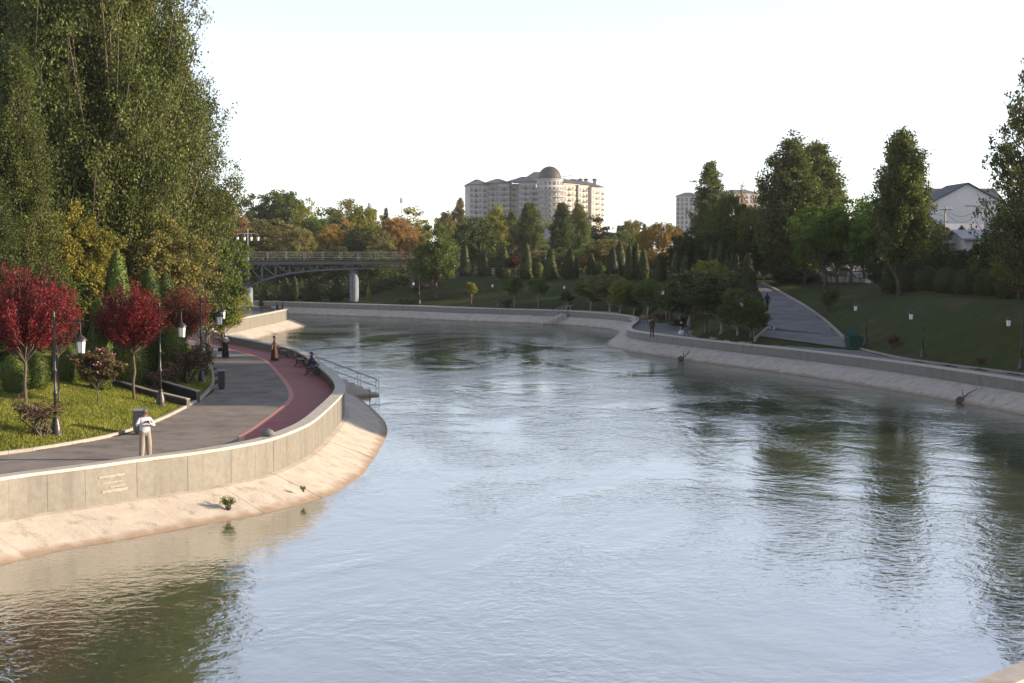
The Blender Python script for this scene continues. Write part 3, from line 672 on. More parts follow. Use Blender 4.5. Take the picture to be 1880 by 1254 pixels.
for px, tp, bs, wd, lb in [(988,482,509,23,'clipped round bush right of the fifth cone'),(1033,483,508,20,'clipped round bush left of the seventh cone'),(1103,485,507,19,'clipped round bush left of the ninth cone'),(1195,492,512,14,'small clipped round bush right of the thirteenth cone')]:
    T('ball', px, tp, wd, lb, 'bush', 'thuja', base=bs, name='topiary_ball')
for px, tp, bs, wd, lm, lb in [(946,467,508,24,'redbr','small red lollipop tree between the fourth and fifth cones'),(838,472,503,16,'redbr','little red tree between the first two cones'),(1071,470,507,20,'rust','little brown ornamental tree right of the seventh cone')]:
    T('plum_a', px, tp, wd, lb, 'tree', lm, base=bs, name='ornamental_tree')
sl = [(866,518,558,18,'ygreen','small_0','thin yellow-leaved sapling on the far shaded slope'),(945,508,566,30,'green','small_1','slim tree on the shaded slope below the small red tree'),(988,508,567,30,'green','small_0','slim tree on the shaded slope below the round bush'),
    (1040,535,570,20,'dkgreen','small_1','low dark sapling by the far bank stair'),(1085,505,571,50,'green','small_0','bushy tree on the far slope below the seventh cone'),(1118,503,574,54,'olive','small_1','bushy tree on the far slope below the ninth cone'),(1140,512,576,40,'ygreen','small_0','pale-leaved bushy tree on the slope at the wall bend'),
    (1165,522,580,36,'dkgreen','small_1','dark bushy tree on the slope above the wall bend'),(1190,512,582,44,'green','small_0','bushy tree on the slope above the walker in brown'),(1222,530,590,36,'dkgreen','small_1','dark small tree behind the walker in brown')]
for px, tp, bs, wd, lm, k, lb in sl: T('broad_2' if 'bushy' in lb else k, px, tp, wd, lb, 'tree', lm, base=bs, name='young_tree', bark='palebark')
for px, tp, bs, wd, lm, lb in [(1270,498,600,88,'dkgreen','dark spreading tree above the crouching person'),(1323,508,614,100,'dkgreen','largest dark spreading tree beside the ramp, with limewashed trunk'),(1353,530,617,62,'green','leafy tree with pale trunk nearest the ramp corner'),(1385,552,619,48,'green','small round tree at the lawn corner by the ramp'),
    (1245,520,594,54,'green','mid-sized slope tree left of the dark spreading trees'),(1300,478,570,60,'ygreen','pale-topped tree behind the dark spreading trees')]:
    T('broad_2', px, tp, wd, lb, 'tree', lm, base=bs, name='slope_tree', bark='limewash')
for px, tp, bs, wd, lb in [(1210,573,588,26,'low reddish shrub behind the walker in brown'),(1245,582,600,30,'low dark shrub behind the crouching person'),(745,545,559,30,'low dark shrub at the foot of the far slope'),(930,548,565,26,'low dark shrub at the foot of the far slope by a lantern')]:
    T('shrub_b', px, tp, wd, lb, 'shrub', 'redbr' if 'red' in lb else 'dkgreen', base=bs, name='shrub')
# cones under the bridge
for px, tp, Yd, wd, lb in [(524,509,209,27,'clipped cone under the bridge, leftmost of the three big ones'),(541,507,213,18,'slim clipped cone under the bridge beside the leftmost big one'),(571,513,209,36,'broad clipped cone in the middle under the bridge'),(617,511,209,26,'clipped cone under the bridge nearest the right pier'),(483,525,208,22,'short clipped cone just right of the left bridge pier'),(496,538,208,14,'tiny round bush right of the left bridge pier'),(676,521,207,9,'tiny yellow-green bush right of the right bridge pier')]:
    T('cone_b', px, tp, wd, lb, 'topiary', 'ygreen' if 'yellow' in lb else 'cone', Y=Yd, name='topiary_cone')
# ------------------------------------------------------------------ background trees behind the bridge and rim
bgt = [(405,346,75,'olive',1,300,'grey-olive tree beside the tall mast'),(445,366,62,'dkgreen',0,310,'dark tree just right of the tall mast'),(478,357,60,'green',2,320,'green tree on the skyline left of the domed oak'),(515,350,85,'green',1,315,'widest dome-topped tree on the skyline behind the bridge'),(560,366,60,'ygreen',3,300,'light green tree sloping right of the dome-topped tree'),(598,382,78,'green',0,290,'green tree behind the middle of the bridge'),(636,366,62,'olive',2,310,'tree with wispy top left of the antenna mast'),(668,380,66,'ygreen',1,285,'yellow-green tree at the first antenna mast'),(698,386,46,'ygreen',3,300,'narrow yellow-green tree left of the dark pine'),
    (758,381,78,'yellow',0,290,'yellow tree at the right of the bridge skyline'),(728,400,62,'rust',1,262,'rust-brown tree left of the yellow skyline tree'),(625,402,66,'gold',3,262,'golden-brown tree above the bridge middle'),(490,402,74,'olive',2,258,'olive tree above the bridge lantern cluster'),(545,420,66,'olive',1,250,'drooping olive tree above the left bridge truss'),(448,402,60,'rust',0,262,'brownish tree behind the bridge lantern cluster'),(578,400,66,'green',1,270,'mid green tree behind the bridge rail'),(664,418,62,'dkgreen',2,255,'dark tree behind the right part of the bridge rail'),(700,425,58,'olive',3,250,'olive tree low behind the right bridge rail'),(760,430,50,'rust',1,246,'rust-leaved tree at the right end of the bridge'),
    (530,455,70,'dkgreen',3,242,'low dark tree behind the bridge rail, left'),(610,452,70,'dkgreen',1,242,'low dark tree behind the bridge rail, middle'),(690,460,70,'green',0,240,'low green tree behind the bridge rail, right'),(440,450,70,'dkgreen',1,243,'low dark tree left of the bridge lamp'),
    (800,404,74,'green',3,199,'lone round dark green tree at the right bridge end'),(826,388,52,'olive',1,330,'hazy olive tree behind the lone round tree'),(872,398,66,'dkgreen',2,225,'dark leafy tree behind the second cone'),(860,415,56,'dkgreen',3,222,'dark tree in front of the domed building left part'),(890,455,50,'green',0,220,'green tree with yellow edge behind the third cone'),
    (1000,460,70,'olive',1,232,'olive shrubby tree behind the sixth cone'),(1045,455,80,'green',3,238,'grey-green tree behind the seventh cone'),(1075,448,50,'bright',0,245,'bright yellow-green tree by the white wall'),(1110,440,74,'olive',2,232,'grey-green tree behind the ninth cone'),(1095,396,78,'pine',0,300,'dark round-topped pine right of the poplar pair'),(1160,404,54,'olive',1,320,'pale hazy tree right of the dark round pine'),(1140,425,60,'green',2,260,'low green tree below the dark round pine'),
    (935,440,60,'olive',3,300,'hazy olive tree below the domed building'),(985,430,60,'green',0,310,'hazy green tree below the domed building tower'),(890,400,54,'rust',1,420,'hazy rust tree at the foot of the domed building'),(940,398,50,'olive',2,430,'hazy olive tree at the foot of the domed building'),(1010,402,54,'olive',3,430,'hazy olive tree under the round tower'),
    (1330,352,66,'green',1,185,'bushy dark tree at the right foot of the pale poplar'),(1290,420,84,'dkgreen',3,184,'dark mass of a tree below the pale poplar'),(1420,440,70,'olive',0,184,'olive tree behind the ramp end'),(1445,462,60,'rust',2,180,'brown-leaved tree at the top of the ramp'),(1400,462,46,'gold',1,190,'golden bush-like tree at the top of the ramp')]
bgt += [(1212,452,80,'gold',3,206,'golden-leaved tree below the gold willow'),(1178,448,60,'olive',1,215,'olive tree left of the gold willow foot'),(1255,432,60,'dkgreen',1,183,'dark tree between the gold willow and the pale poplar'),(1312,418,72,'dkgreen',3,182,'dark tree behind the tallest dark cones'),(1352,424,72,'dkgreen',1,183,'dark tree left of the yellow-green willow foot'),(1402,430,70,'dkgreen',3,179,'dark tree under the yellow-green willow'),(1440,428,64,'dkgreen',1,182,'dark tree under the left big poplar')]
for px, tp, wd, lm, k, Yd, lb in bgt: T('broad_%d' % k, px, tp, wd, lb, 'tree', lm, Y=Yd)
for px, tp, wd, lm, k, Yd, lb in [(845,364,28,'olive','poplar_c',330,'slender hazy poplar left of the domed building'),(912,376,42,'ygreen','poplar_b',300,'yellow-green poplar before the left wing of the domed building'),(940,388,34,'poplar','poplar_c',300,'shorter poplar before the left wing of the domed building'),(972,372,40,'poplar','poplar_a',270,'poplar before the round tower'),(1031,372,36,'dkgreen','poplar_a',275,'left poplar of the pair before the right wing of the domed building'),(1062,369,36,'poplar','poplar_b',280,'right poplar of the pair before the right wing of the domed building'),
    (1303,297,58,'poplar','poplar_c',218,'tall pale-topped poplar before the far grey block'),(1450,244,96,'poplar','poplar_b',172,'left of two big poplars merging on the right skyline'),(1497,262,96,'poplar','poplar_a',176,'right of two big poplars merging on the right skyline'),(1470,300,100,'dkgreen','poplar_b',182,'dark poplar behind the two big merging poplars'),
    (1654,238,84,'poplar','poplar_a',127,'twin-trunked poplar standing alone on the right slope top')]:
    T(k, px, tp, wd, lb, 'tree', lm, Y=Yd, name='poplar_tree')
T('poplar_sparse', 1890, 100, 150, 'thin-leaved poplar at the right edge of the view', 'tree', 'poplar', Y=104, name='poplar_tree')
T('pine', 709, 378, 24, 'dark narrow pine on the skyline left of the yellow tree', 'tree', 'pine', Y=290, name='pine_tree')
T('pine', 1183, 408, 22, 'small dark pine left of the golden willow', 'tree', 'pine', Y=250, name='pine_tree')
T('willow', 1215, 408, 92, 'golden weeping willow behind the cone row', 'tree', 'gold', Y=212, name='willow_tree')
T('willow', 1385, 378, 100, 'yellow-green weeping willow beside the big poplars', 'tree', 'ygreen', Y=184, name='willow_tree')
T('wisp', 1362, 335, 30, 'nearly bare thin tree left of the big poplars, shorter one', 'tree', 'rust', Y=215, name='bare_tree')
T('wisp', 1395, 318, 46, 'nearly bare thin tree left of the big poplars, taller one', 'tree', 'rust', Y=212, name='bare_tree')
# dense undergrowth behind the rim, under the bridge and at the upland edge
rs = np.random.default_rng(77); cc = np.column_stack([rs.uniform(-75,40,1500), rs.uniform(214,290,1500)]); cc = np.concatenate([cc, np.column_stack([rs.uniform(-60,-13,260), rs.uniform(213,224,260)]), np.column_stack([rs.uniform(34,72,420), rs.uniform(112,178,420)])])
ok = (~inside(cc, chan)) & ((cc[:,0] < 34) | (dist(cc, KRall) > 13)); cc = cc[ok]; ch_ = rs.uniform(.5,1.5,len(cc)); zc_ = terr(cc)
kk = 42; d = rs.normal(size=(len(cc),kk,3)); d /= np.linalg.norm(d,axis=2)[:,:,None]; d[:,:,2] = np.abs(d[:,:,2])
pp = np.column_stack([cc,zc_])[:,None,:]+d*(rs.uniform(0,1,(len(cc),kk,1))**.5)*ch_[:,None,None]*np.array([1.5,1.5,1.7])
o = meobj('undergrowth', leaf_mesh('undergrowth', pp.reshape(-1,3), .42, rs), LM['dkgreen']); tag(o, 'dense low undergrowth behind the bridge and the cone row', 'undergrowth', kind='stuff')
# street trees and thickets on the right rim
for px, tp, wd, lm, Yd, lb in [(1512,378,82,'bright',160,'bright green maple in the street row, leftmost'),(1562,362,84,'bright',158,'tallest bright green maple in the street row'),(1605,372,76,'bright',156,'bright green maple left of the twin-trunked poplar'),(1540,400,60,'bright',163,'darker maple between the two left street maples'),(1585,395,54,'green',161,'darker maple between the two right street maples'),(1700,402,66,'ygreen',150,'yellow-green tree right of the twin-trunked poplar'),(1480,415,54,'green',168,'shaded street tree below the big poplars')]:
    T('broad_2', px, tp, wd, lb, 'tree', lm, Y=Yd, name='street_tree')
for px, tp, wd, lm, k, Yd, lb in [(1690,455,70,'dkgreen','broad_3',134,'dark thicket right of the twin trunks'),(1735,440,62,'dkgreen','broad_3',132,'dark thicket before the gabled house'),(1775,458,60,'dkgreen','broad_1',124,'dark thicket below the orange-walled house'),(1620,455,54,'dkgreen','broad_3',140,'dark thicket left of the twin trunks'),(1845,372,84,'dkgreen','broad_0',116,'dark tree under the thin-leaved poplar'),(1800,470,54,'green','broad_3',118,'shaded bush tree by the white gate'),(1872,440,80,'olive','broad_3',108,'olive thicket at the right edge')]:
    T(k, px, tp, wd, lb, 'tree', lm, Y=Yd, name='thicket_tree')
for i, (px, tp, wd, Yd) in enumerate([(1640,478,44,133),(1668,484,40,129),(1702,488,46,126),(1740,490,46,122),(1776,492,46,118),(1815,492,50,114),(1855,495,50,110)]):
    T('thuja_low', px, tp, wd, 'dark hedge bush on the right slope top, %s from the twin trunks' % words[i], 'bush', 'cone', Y=Yd, name='hedge_bush')
for px, tp, bs, wd, lb in [(1520,522,572,42,'feathery dark bush on the lawn right of the ramp'),(1638,612,640,26,'low bare bush on the lawn between two right-hand lanterns'),(1800,655,672,16,'tiny reddish shrub on the lawn by the last lantern')]:
    T('shrub_b', px, tp, wd, lb, 'shrub', 'dkgreen' if 'dark' in lb else 'redbr', base=bs, name='shrub')
for px, tp, wd, Yd, lb in [(1450,500,60,172,'low hedge at the top of the ramp, left'),(1485,503,46,170,'low hedge at the top of the ramp, right')]:
    T('ball', px, tp, wd, lb, 'bush', 'cone', Y=Yd, name='hedge_bush')
# poplars beyond the right edge: their shadows lie across the walkway
for i, (X, Y, hh, ww) in enumerate([(47,72,17,6),(50,78,19,7),(46,84.5,16,8),(52,91,18,7),(50,99,15,7),(62,110,18,9),(60,120,16,9),(60,131,17,9),(62,142,17,9),(60,153,16,9)]):
    crown, tm, wc = PROTO['poplar_b']; z0 = th(X, Y); r = empty('poplar_tree', (X, Y, z0), i*1.3, (ww/wc, ww/wc, hh/10))
    tag(r, 'tall poplar of the row beyond the right edge of the view', 'tree', 'poplars beyond the right edge')
    for nm, me in (('crown', crown), ('trunk', tm)):
        c = bpy.data.objects.new(nm, me); C.objects.link(c); c.parent = r
        if nm == 'crown': c.material_slots[0].link = 'OBJECT'; c.material_slots[0].material = LM['poplar']
# ------------------------------------------------------------------ street furniture
M['glass'] = mat('frosted_glass', (.78,.76,.70), rough=.35, spec=.5)
M['wood'] = mat('bench_wood', (.10,.055,.03), (.15,.085,.045), scale=6, rough=.6)
M['steel'] = mat('galvanised_steel', (.32,.33,.34), (.4,.41,.42), scale=8, rough=.4, metal=.6)
M['skin'] = mat('skin', (.27,.145,.09), rough=.6)
def lamp_proto():
    r = empty('street_lamp')
    MB().lathe([(.27,0),(.27,.07),(.2,.13),(.19,.4),(.13,.62),(.1,.72),(.12,.76),(.07,.82)], 14).build('base', M['black'], r, True)
    p = MB().lathe([(.065,.8),(.055,1.55),(.085,1.6),(.085,1.72),(.055,1.76),(.05,2.45),(.075,2.5),(.075,2.58),(.048,2.62),(.04,4.55)], 12).build('pole', M['black'], r, True)
    MB().lathe([(.04,4.55),(.075,4.6),(.03,4.66),(.06,4.74),(.005,4.86)], 10).build('finial', M['black'], p, True)
    a = MB().tube([(0,0,4.45),(1.32,0,4.45)], .03, 6).build('arm', M['black'], r)
    MB().tube([(0.04+.78*math.sin(t)**.9 if t else .04, 0, 3.72+.66*(1-math.cos(t))) for t in np.linspace(0,math.pi/2,9)], .022, 5).build('brace', M['black'], a)
    L = MB().tube([(1.02,0,4.5),(1.02,0,3.86)], .018, 6).build('lantern', M['black'], r)
    MB().lathe([(.24,3.66),(.25,3.69),(.21,3.76),(.10,3.86),(.05,3.9),(.02,3.97)], 12, (1.02,0,0)).build('cap', M['black'], L, True)
    MB().lathe([(.15,3.22),(.185,3.66)], 6, (1.02,0,0)).build('pane', M['glass'], L)
    fr = MB()
    for k in range(6):
        t = 2*math.pi*k/6; fr.tube([(1.02+.155*math.cos(t),.155*math.sin(t),3.21),(1.02+.19*math.cos(t),.19*math.sin(t),3.66)], .013, 4)
    fr.lathe([(.165,3.19),(.165,3.225)], 6, (1.02,0,0)); fr.build('frame', M['black'], L)
    return r
lampP = lamp_proto(); used = []
def lamp(px, py, rz, sc, label, group='park lamps with hanging lanterns', pos=None):
    o = lampP if not used else copy_tree(lampP); used.append(1)
    o.location = pos or hit(px, py); o.location.z -= .03
    o.rotation_euler.z = rz; o.scale = (sc,)*3
    return tag(o, label, 'lamp', group)
lamp(103,801,0,1,'black lantern post in front of the largest red plum')
lamp(295,746,0,1,'black lantern post beside the granite ramp wall end')
lamp(370,703,0,1,'black lantern post at the kerb near the tall thin bin')
lamp(380,678,0,.98,'black lantern post just behind the one by the thin bin')
for px, py, lb in [(770,559,'small black lantern post on the far slope near the bridge'),(916,564,'small black lantern post on the far slope below the small red tree'),(1048,569,'small black lantern post near the far bank stair'),(1231,588,'black lantern post behind the walker in brown'),(1264,599,'lantern post half hidden in the dark slope trees'),(1297,611,'lantern post hidden behind the largest dark slope tree'),(1380,621,'lantern post at the lawn corner left of the ramp'),
    (1590,634,'lantern post on the lawn behind the green dumpster'),(1694,658,'lantern post in the middle of the right lawn'),(1875,678,'lantern post at the right edge of the lawn')]:
    lamp(px, py, math.pi, .82, lb)
lamp(843,502,math.pi,.98,'lantern post on the rim between the first cones', pos=hit(843,507))
lamp(992,505,0,.8,'lantern post on the rim behind the round bush', pos=hit(992,509))
def bench_proto():
    r = empty('park_bench')
    for s in (-.62,.62):
        f = MB().tube([(s,-.34,0),(s,-.26,.2),(s,-.22,.42),(s,-.3,.62),(s,-.4,.86)], [.03,.025,.03,.025,.02], 6)
        f.tube([(s,.3,0),(s,.2,.16),(s,.2,.4),(s,.25,.55),(s,.18,.64),(s,-.3,.64)], .024, 6).tube([(s,-.24,.42),(s,.22,.42)], .026, 6).tube([(s,-.26,.18),(s,0,.26),(s,.2,.16)], .018, 5)
        f.build('leg_frame', M['black'], r, True)
    for i in range(5): MB().box((0,-.17+i*.09,.45), (1.5,.07,.03)).build('seat_slat', M['wood'], r)
    for i in range(4): MB().box((0,-.27-i*.035,.54+i*.09), (1.5,.028,.07), M=Matrix.Rotation(.3,3,'X')).build('back_slat', M['wood'], r)
    return r
benchP = bench_proto(); usedb = []
def bench(pos, rz, label):
    o = benchP if not usedb else copy_tree(benchP); usedb.append(1)
    o.location = pos; o.rotation_euler.z = rz; return tag(o, label, 'bench', 'iron and wood park benches')
def g(px, py, z=PL+.006): return (*onz(px, py, z), z)
bC = g(573,688); bench(bC, -1.55, 'park bench with the couple seated on it by the wall')
bench(g(552,672), -1.45, 'empty park bench right behind the seated couple'); bench(g(520,656), -1.3, 'empty park bench beside the woman in brown')
bench(g(404,629), -1.0, 'empty park bench behind the woman in black'); bench(g(489,574), -.3, 'reddish park bench on the far walkway spur'); bench(g(1178,594,PR+.004), 2.2, 'dark park bench by the right bank wall bend')
def bin_(pos, wd, dp, h, label, rz=0):
    r = empty('litter_bin', pos, rz); tag(r, label, 'bin')
    MB().box((0,0,.06), (wd*.8,dp*.8,.12)).build('foot', M['black'], r)
    b = MB()
    for k, (ax, ay) in enumerate([(wd/2-.02,0),(-wd/2+.02,0)]): b.box((ax,0,h/2+.08), (.04,dp,h-.12))
    b.box((0,dp/2-.02,h/2+.08), (wd-.08,.04,h-.12)).box((0,-dp/2+.02,h/2+.08), (wd-.08,.04,h-.12)).box((0,0,.13), (wd-.08,dp-.08,.04)); b.build('body', M['dark'], r)
    rm = MB()
    for sx in (-1,1): rm.box((sx*(wd/2-.03),0,h+.045), (.07,dp+.02,.05))
    for sy in (-1,1): rm.box((0,sy*(dp/2-.03),h+.045), (wd-.08,.07,.05))
    rm.build('rim', M['steel'], r)
bin_(g(258,797), .55, .5, .95, 'dark square litter bin behind the man in white', .3)
bin_(g(407,714), .34, .5, .95, 'tall thin dark litter bin at the walkway kerb', .1)
# granite ramp walls climbing the left lawn
def lowwall(pts, h, t, label):
    r = tag(empty('granite_ramp_wall'), label, 'wall'); P_ = resample(np.array([p[:2] for p in pts]), .9); n_ = sm_normals(P_, 3)
    z = np.interp(np.linspace(0,1,len(P_)), np.linspace(0,1,len(pts)), [p[2] for p in pts])
    for i in range(len(P_)-1):
        for nm, pr, m_ in (('block', [(-t/2,-.4),(t/2,-.4),(t/2,h),(-t/2,h)], M['dark']), ('coping', [(-t/2-.02,h+.001),(t/2+.02,h+.001),(t/2+.02,h+.045),(-t/2-.02,h+.045)], M['kerb'])):
            v, f = prism(P_, n_, i, i+1, pr, .004); mobj(nm, [(q[0], q[1], q[2]+(z[i] if k < 4 else z[i+1])) for k, q in enumerate(v)], f, m_, r)
lw = [hit(346,750), hit(300,736), hit(230,714), hit(157,692)]; uw = [hit(364,740), hit(310,722), hit(240,700), hit(168,681)]
lowwall(lw, .42, .2, 'lower dark granite wall of the garden ramp'); lowwall(uw, .55, .2, 'upper dark granite wall of the garden ramp')
v = []; f = []
for a, b in zip(lw, uw): v += [(a[0],a[1],a[2]+.05), (b[0],b[1],b[2]+.05)]
for i in range(3): f.append((2*i,2*i+1,2*i+3,2*i+2))
o = mobj('garden_ramp', v, f, M['asphalt']); flipup(o); tag(o, kind='structure')
# water stairs with rails
def stairs(top, bot, wd, ztop, label, name='water_stairs'):
    a, b = np.array(top), np.array(bot); d = b-a; L = np.linalg.norm(d); u = d/L; s = np.array([-u[1],u[0]])
    r = tag(empty(name), label, 'stairs'); n_ = 7; m3 = Matrix.Rotation(math.atan2(u[1],u[0]),3,'Z')
    for i in range(n_):
        c = a+u*L*(i+.5)/n_; z = ztop-(ztop-.02)*(i+.5)/n_
        MB().box((c[0],c[1],z/2-.3), (L/n_,wd,z+.6), M=m3).build('step', M['slab'], r)
    for sd_ in (-1,1):
        hr = MB(); p0 = a+s*sd_*wd/2-u*.5; p1 = b+s*sd_*wd/2
        hr.tube([(*(p0-u*.35),ztop+.95),(*p0,ztop+.95),(*p1,.95),(*p1,.7)], .035, 6).tube([(*p0,ztop+.5),(*p1,.5)], .02, 5); hr.build('handrail', M['steel'], r)
        for t in (0,.35,.7,1):
            q = p0+(p1-p0)*t; z = ztop*(1-t); MB().tube([(*q,z-.3),(*q,z+.95)], .022, 5).build('post', M['steel'], r)
tp = np.array(onz(590,666,ZL)); nw = sm_normals(resample(WL,.5),9)*sideL; k = np.argmin(np.hypot(*(resample(WL,.5)-tp).T)); nn = nw[k]
tp = resample(WL,.5)[k]; stairs(tp+nn*.1, tp+nn*3.4, 1.3, 1.5, 'concrete stairs with steel handrail going down to the water by the benches')
tp = np.array(onz(1040,570,ZR)); ww = resample(WR,.5); k = np.argmin(np.hypot(*(ww-tp).T)); nn = (sm_normals(ww,9)*sideR)[k]+np.array([-.6,0]); nn /= np.linalg.norm(nn)
stairs(ww[k]+nn*.2, ww[k]+nn*3.6, 1.2, 1.3, 'far bank stairs with handrail going down to the water')
# ------------------------------------------------------------------ dumpster
M['dgreen'] = mat('dumpster_green', (.008,.055,.04), (.011,.07,.05), scale=6, rough=.5)
X, Y = onz(1567,642,PR); r = tag(empty('dumpster', (X,Y,PR+.004), .15), 'green metal dumpster with raised lid at the foot of the ramp', 'dumpster')
b = MB(); w0,w1,dd,h0,h1 = .46,.58,.42,.16,1.0
b.add([(-w0,-dd,h0),(w0,-dd,h0),(w0,dd,h0),(-w0,dd,h0),(-w1,-dd-.1,h1),(w1,-dd-.1,h1),(w1,dd+.1,h1),(-w1,dd+.1,h1)], [(3,2,1,0),(0,1,5,4),(1,2,6,5),(2,3,7,6),(3,0,4,7)]).build('body', M['dgreen'], r)
rb = MB()
for sx in (-1,1): rb.box((sx*w1,0,h1), (.06,2*dd+.24,.06))
for sy in (-1,1): rb.box((0,sy*(dd+.1),h1), (2*w1-.06,.06,.055))
rb.build('rim', M['dgreen'], r)
MB().box((.16,dd+.28,h1+.2), (1.0,.05,.62), M=Matrix.Rotation(-.5,3,'X')).build('lid', M['dgreen'], r)
for sx in (-1,1):
    MB().box((sx*.62,0,.78), (.1,.3,.05)).build('lifting_lug', M['dgreen'], r)
    for sy in (-1,1): MB().tube([(sx*.36-.03,sy*.32,.08),(sx*.36+.03,sy*.32,.08)], .08, 10).box((sx*.36,sy*.32,.13), (.03,.03,.1)).build('wheel', M['black'], r)
# ------------------------------------------------------------------ small things on the banks
def stick(pts, rad, label, name='driftwood', m_='bark'): tag(MB().tube(pts, rad, 6).build(name, M[m_], None, True), label, 'branch')
def drift(px, py, label, L=1.6):
    x, y = onz(px, py, .1); r = tag(empty('driftwood', (x,y,.0)), label, 'branch')
    MB().tube([(0,0,-.2),(.25,.15,.25),(.6,.35,.5),(L*.75,.55,.75)], [.06,.05,.04,.02], 6).build('stem', M['bark'], r, True)
    MB().tube([(.25,.15,.25),(.2,.2,.75)], [.04,.02], 5).build('stub', M['bark'], r); MB().lathe([(.02,-.1),(.22,.02),(.18,.2),(.03,.32)], 7, (0,0,.05), 1.3, .6).build('snagged_weed', M['bark'], r)
drift(1762,736,'forked driftwood branch stuck on the right bank lining'); drift(1250,659,'dark driftwood clump on the lining below the crouching person', 1.0); drift(782,583,'dark driftwood clump on the far bank lining',1.0); drift(1130,602,'small driftwood twig at the wall bend', .9)
x, y = onz(676,735,0); stick([(x,y,-.4),(x+.1,y,.25),(x+.05,y+.02,.6),(x+.14,y,.85)], [.025,.022,.018,.008], 'thin bare stick standing up out of the river', 'water_stick')
M['bag'] = mat('grey_bag', (.10,.11,.10), (.17,.18,.17), scale=14, rough=.7, bump=.5)
x, y = onz(494,802,ZL); r = MB().lathe([(.05,0),(.17,.03),(.2,.12),(.14,.22),(.04,.27),(.015,.3)], 12, (x-.05,y+.12,ZL), 1.25, .8, .12, 5).build('rubbish_bag', M['bag'], None, True); tag(r, 'crumpled grey bag lying on the parapet cap', 'bag')
x, y = onz(183,914,BL); r = MB().box((x+.12,y-.12,BL+.05), (.42,.14,.05), .2).box((x+.2,y-.1,BL+.1), (.1,.1,.08), .6).build('dark_rag', M['black']); tag(r, 'small black rag at the foot of the sunlit parapet', 'rag')
M['white'] = mat('white_plastic', (.7,.7,.68), rough=.5)
x, y = onz(120,924,BL-.1); r = MB().tube([(x,y,BL+.02),(x+.22,y+.08,BL+.02),(x+.27,y+.1,BL+.02),(x+.31,y+.11,BL+.02)], [.045,.045,.02,.016], 8).build('plastic_bottle', M['white'], None, True); tag(r, 'pale plastic bottle at the foot of the sunlit parapet', 'bottle')
x, y = onz(101,945,.55); r = MB().tube([(x,y,.62),(x+.15,y-.02,.6),(x+.27,y-.06,.56)], [.03,.035,.01], 6).build('driftwood', M['bark']); tag(r, 'short brown stick lying on the sunlit sloping lining', 'branch')
def weed(px, py, z, h, w_, label):
    x, y = onz(px, py, z); crown, tm, wc = PROTO['shrub_b']; r = empty('weed_plant', (x,y,z), 1.0, (w_/wc,w_/wc,h/10)); tag(r, label, 'plant')
    for nm, me in (('leaves', crown), ('stem', tm)):
        c = bpy.data.objects.new(nm, me); C.objects.link(c); c.parent = r
        if nm == 'leaves': c.material_slots[0].link = 'OBJECT'; c.material_slots[0].material = LM['bright']
weed(420,936,.22,.5,.5,'bright green weed growing from the sunlit lining'); weed(557,903,.3,.25,.22,'tiny green weed on the lining near the bend')
# ------------------------------------------------------------------ bridge
M['blue'] = mat('blue_grey_paint', (.028,.036,.05), (.042,.052,.068), scale=3, rough=.55)
M['pier'] = mat('pier_paint', (.14,.17,.21), (.18,.21,.25), scale=1.5, rough=.8)
M['deck'] = mat('deck_edge', (.028,.028,.033), (.042,.042,.047), scale=2, rough=.7)
M['railm'] = mat('rail_paint', (.2,.195,.185), rough=.5)
p1 = np.array(atY(455,480,203)[:2]); p2 = np.array(atY(650,480,206)[:2]); u = (p2-p1)/np.linalg.norm(p2-p1); L12 = np.linalg.norm(p2-p1)
ang = math.atan2(u[1],u[0]); br = tag(empty('footbridge', (*p1,0), ang), 'blue-grey steel footbridge with arched truss over the far channel', 'bridge')
x0, x1, ZD, WB = -18, 27, 7.65, 3.6
MB().box(((x0+x1)/2,0,ZD-.35), (x1-x0,WB,.7)).build('deck', M['deck'], br)
MB().box(((x0+x1)/2,-WB/2-.05,ZD-.62), (x1-x0,.12,.12)).build('edge_flange', M['blue'], br); MB().box(((x0+x1)/2,-WB/2-.05,ZD-.04), (x1-x0,.14,.1)).build('edge_flange', M['blue'], br)
def zc(x): return 3.75+2.7*(1-math.exp(-abs(x)/4.6))
for sy in (-1,1):
    yy = sy*(WB/2-.3); n_ = 22; st = 1.93
    for i in range(-8, 9):
        xa = i*st
        MB().bar((xa,yy,zc(xa)),(xa,yy,ZD-.7), .22).build('truss_post', M['blue'], br)
        if i < 8: MB().bar((xa,yy,zc(xa)),(xa+st,yy,zc(xa+st)), .24).build('lower_chord', M['blue'], br)
        if 0 <= i < 6: MB().bar((xa,yy,ZD-.75),(xa+st,yy,zc(xa+st)), .16).build('diagonal', M['blue'], br)
        if -7 <= i < 0: MB().bar((xa+st,yy,ZD-.75),(xa,yy,zc(xa)), .16).build('diagonal', M['blue'], br)
    MB().bar((8*st,yy,zc(8*st)),(x1-2,yy,zc(24)+.05), .16).build('lower_chord', M['blue'], br)
    rl = sy*(WB/2-.06)
    for zz in (.3,.55,.8,1.08): MB().bar((x0,rl,ZD+zz),(x1,rl,ZD+zz), .035 if zz < 1 else .06).build('rail', M['railm'], br)
    for i in range(int((x1-x0)/2.6)+1): MB().bar((x0+i*2.6,rl,ZD),(x0+i*2.6,rl,ZD+1.15), .07).build('rail_post', M['railm'], br)
for x_, zt, wd in ((0,3.7,1.55),(L12,6.3,1.55)):
    pr = MB().lathe([(wd*.5,-2),(wd*.5,zt-.5),(wd*.46,zt-.1),(wd*.35,zt)], 20, (x_,0,0), .85, 1.35).build('pier', M['pier'], br)
    MB().tube([(x_-.25,-wd*.5*1.35-.06,0),(x_-.25,-wd*.5*1.35-.06,zt-.6)], .06, 6).build('drain_pipe', M['blue'], pr)
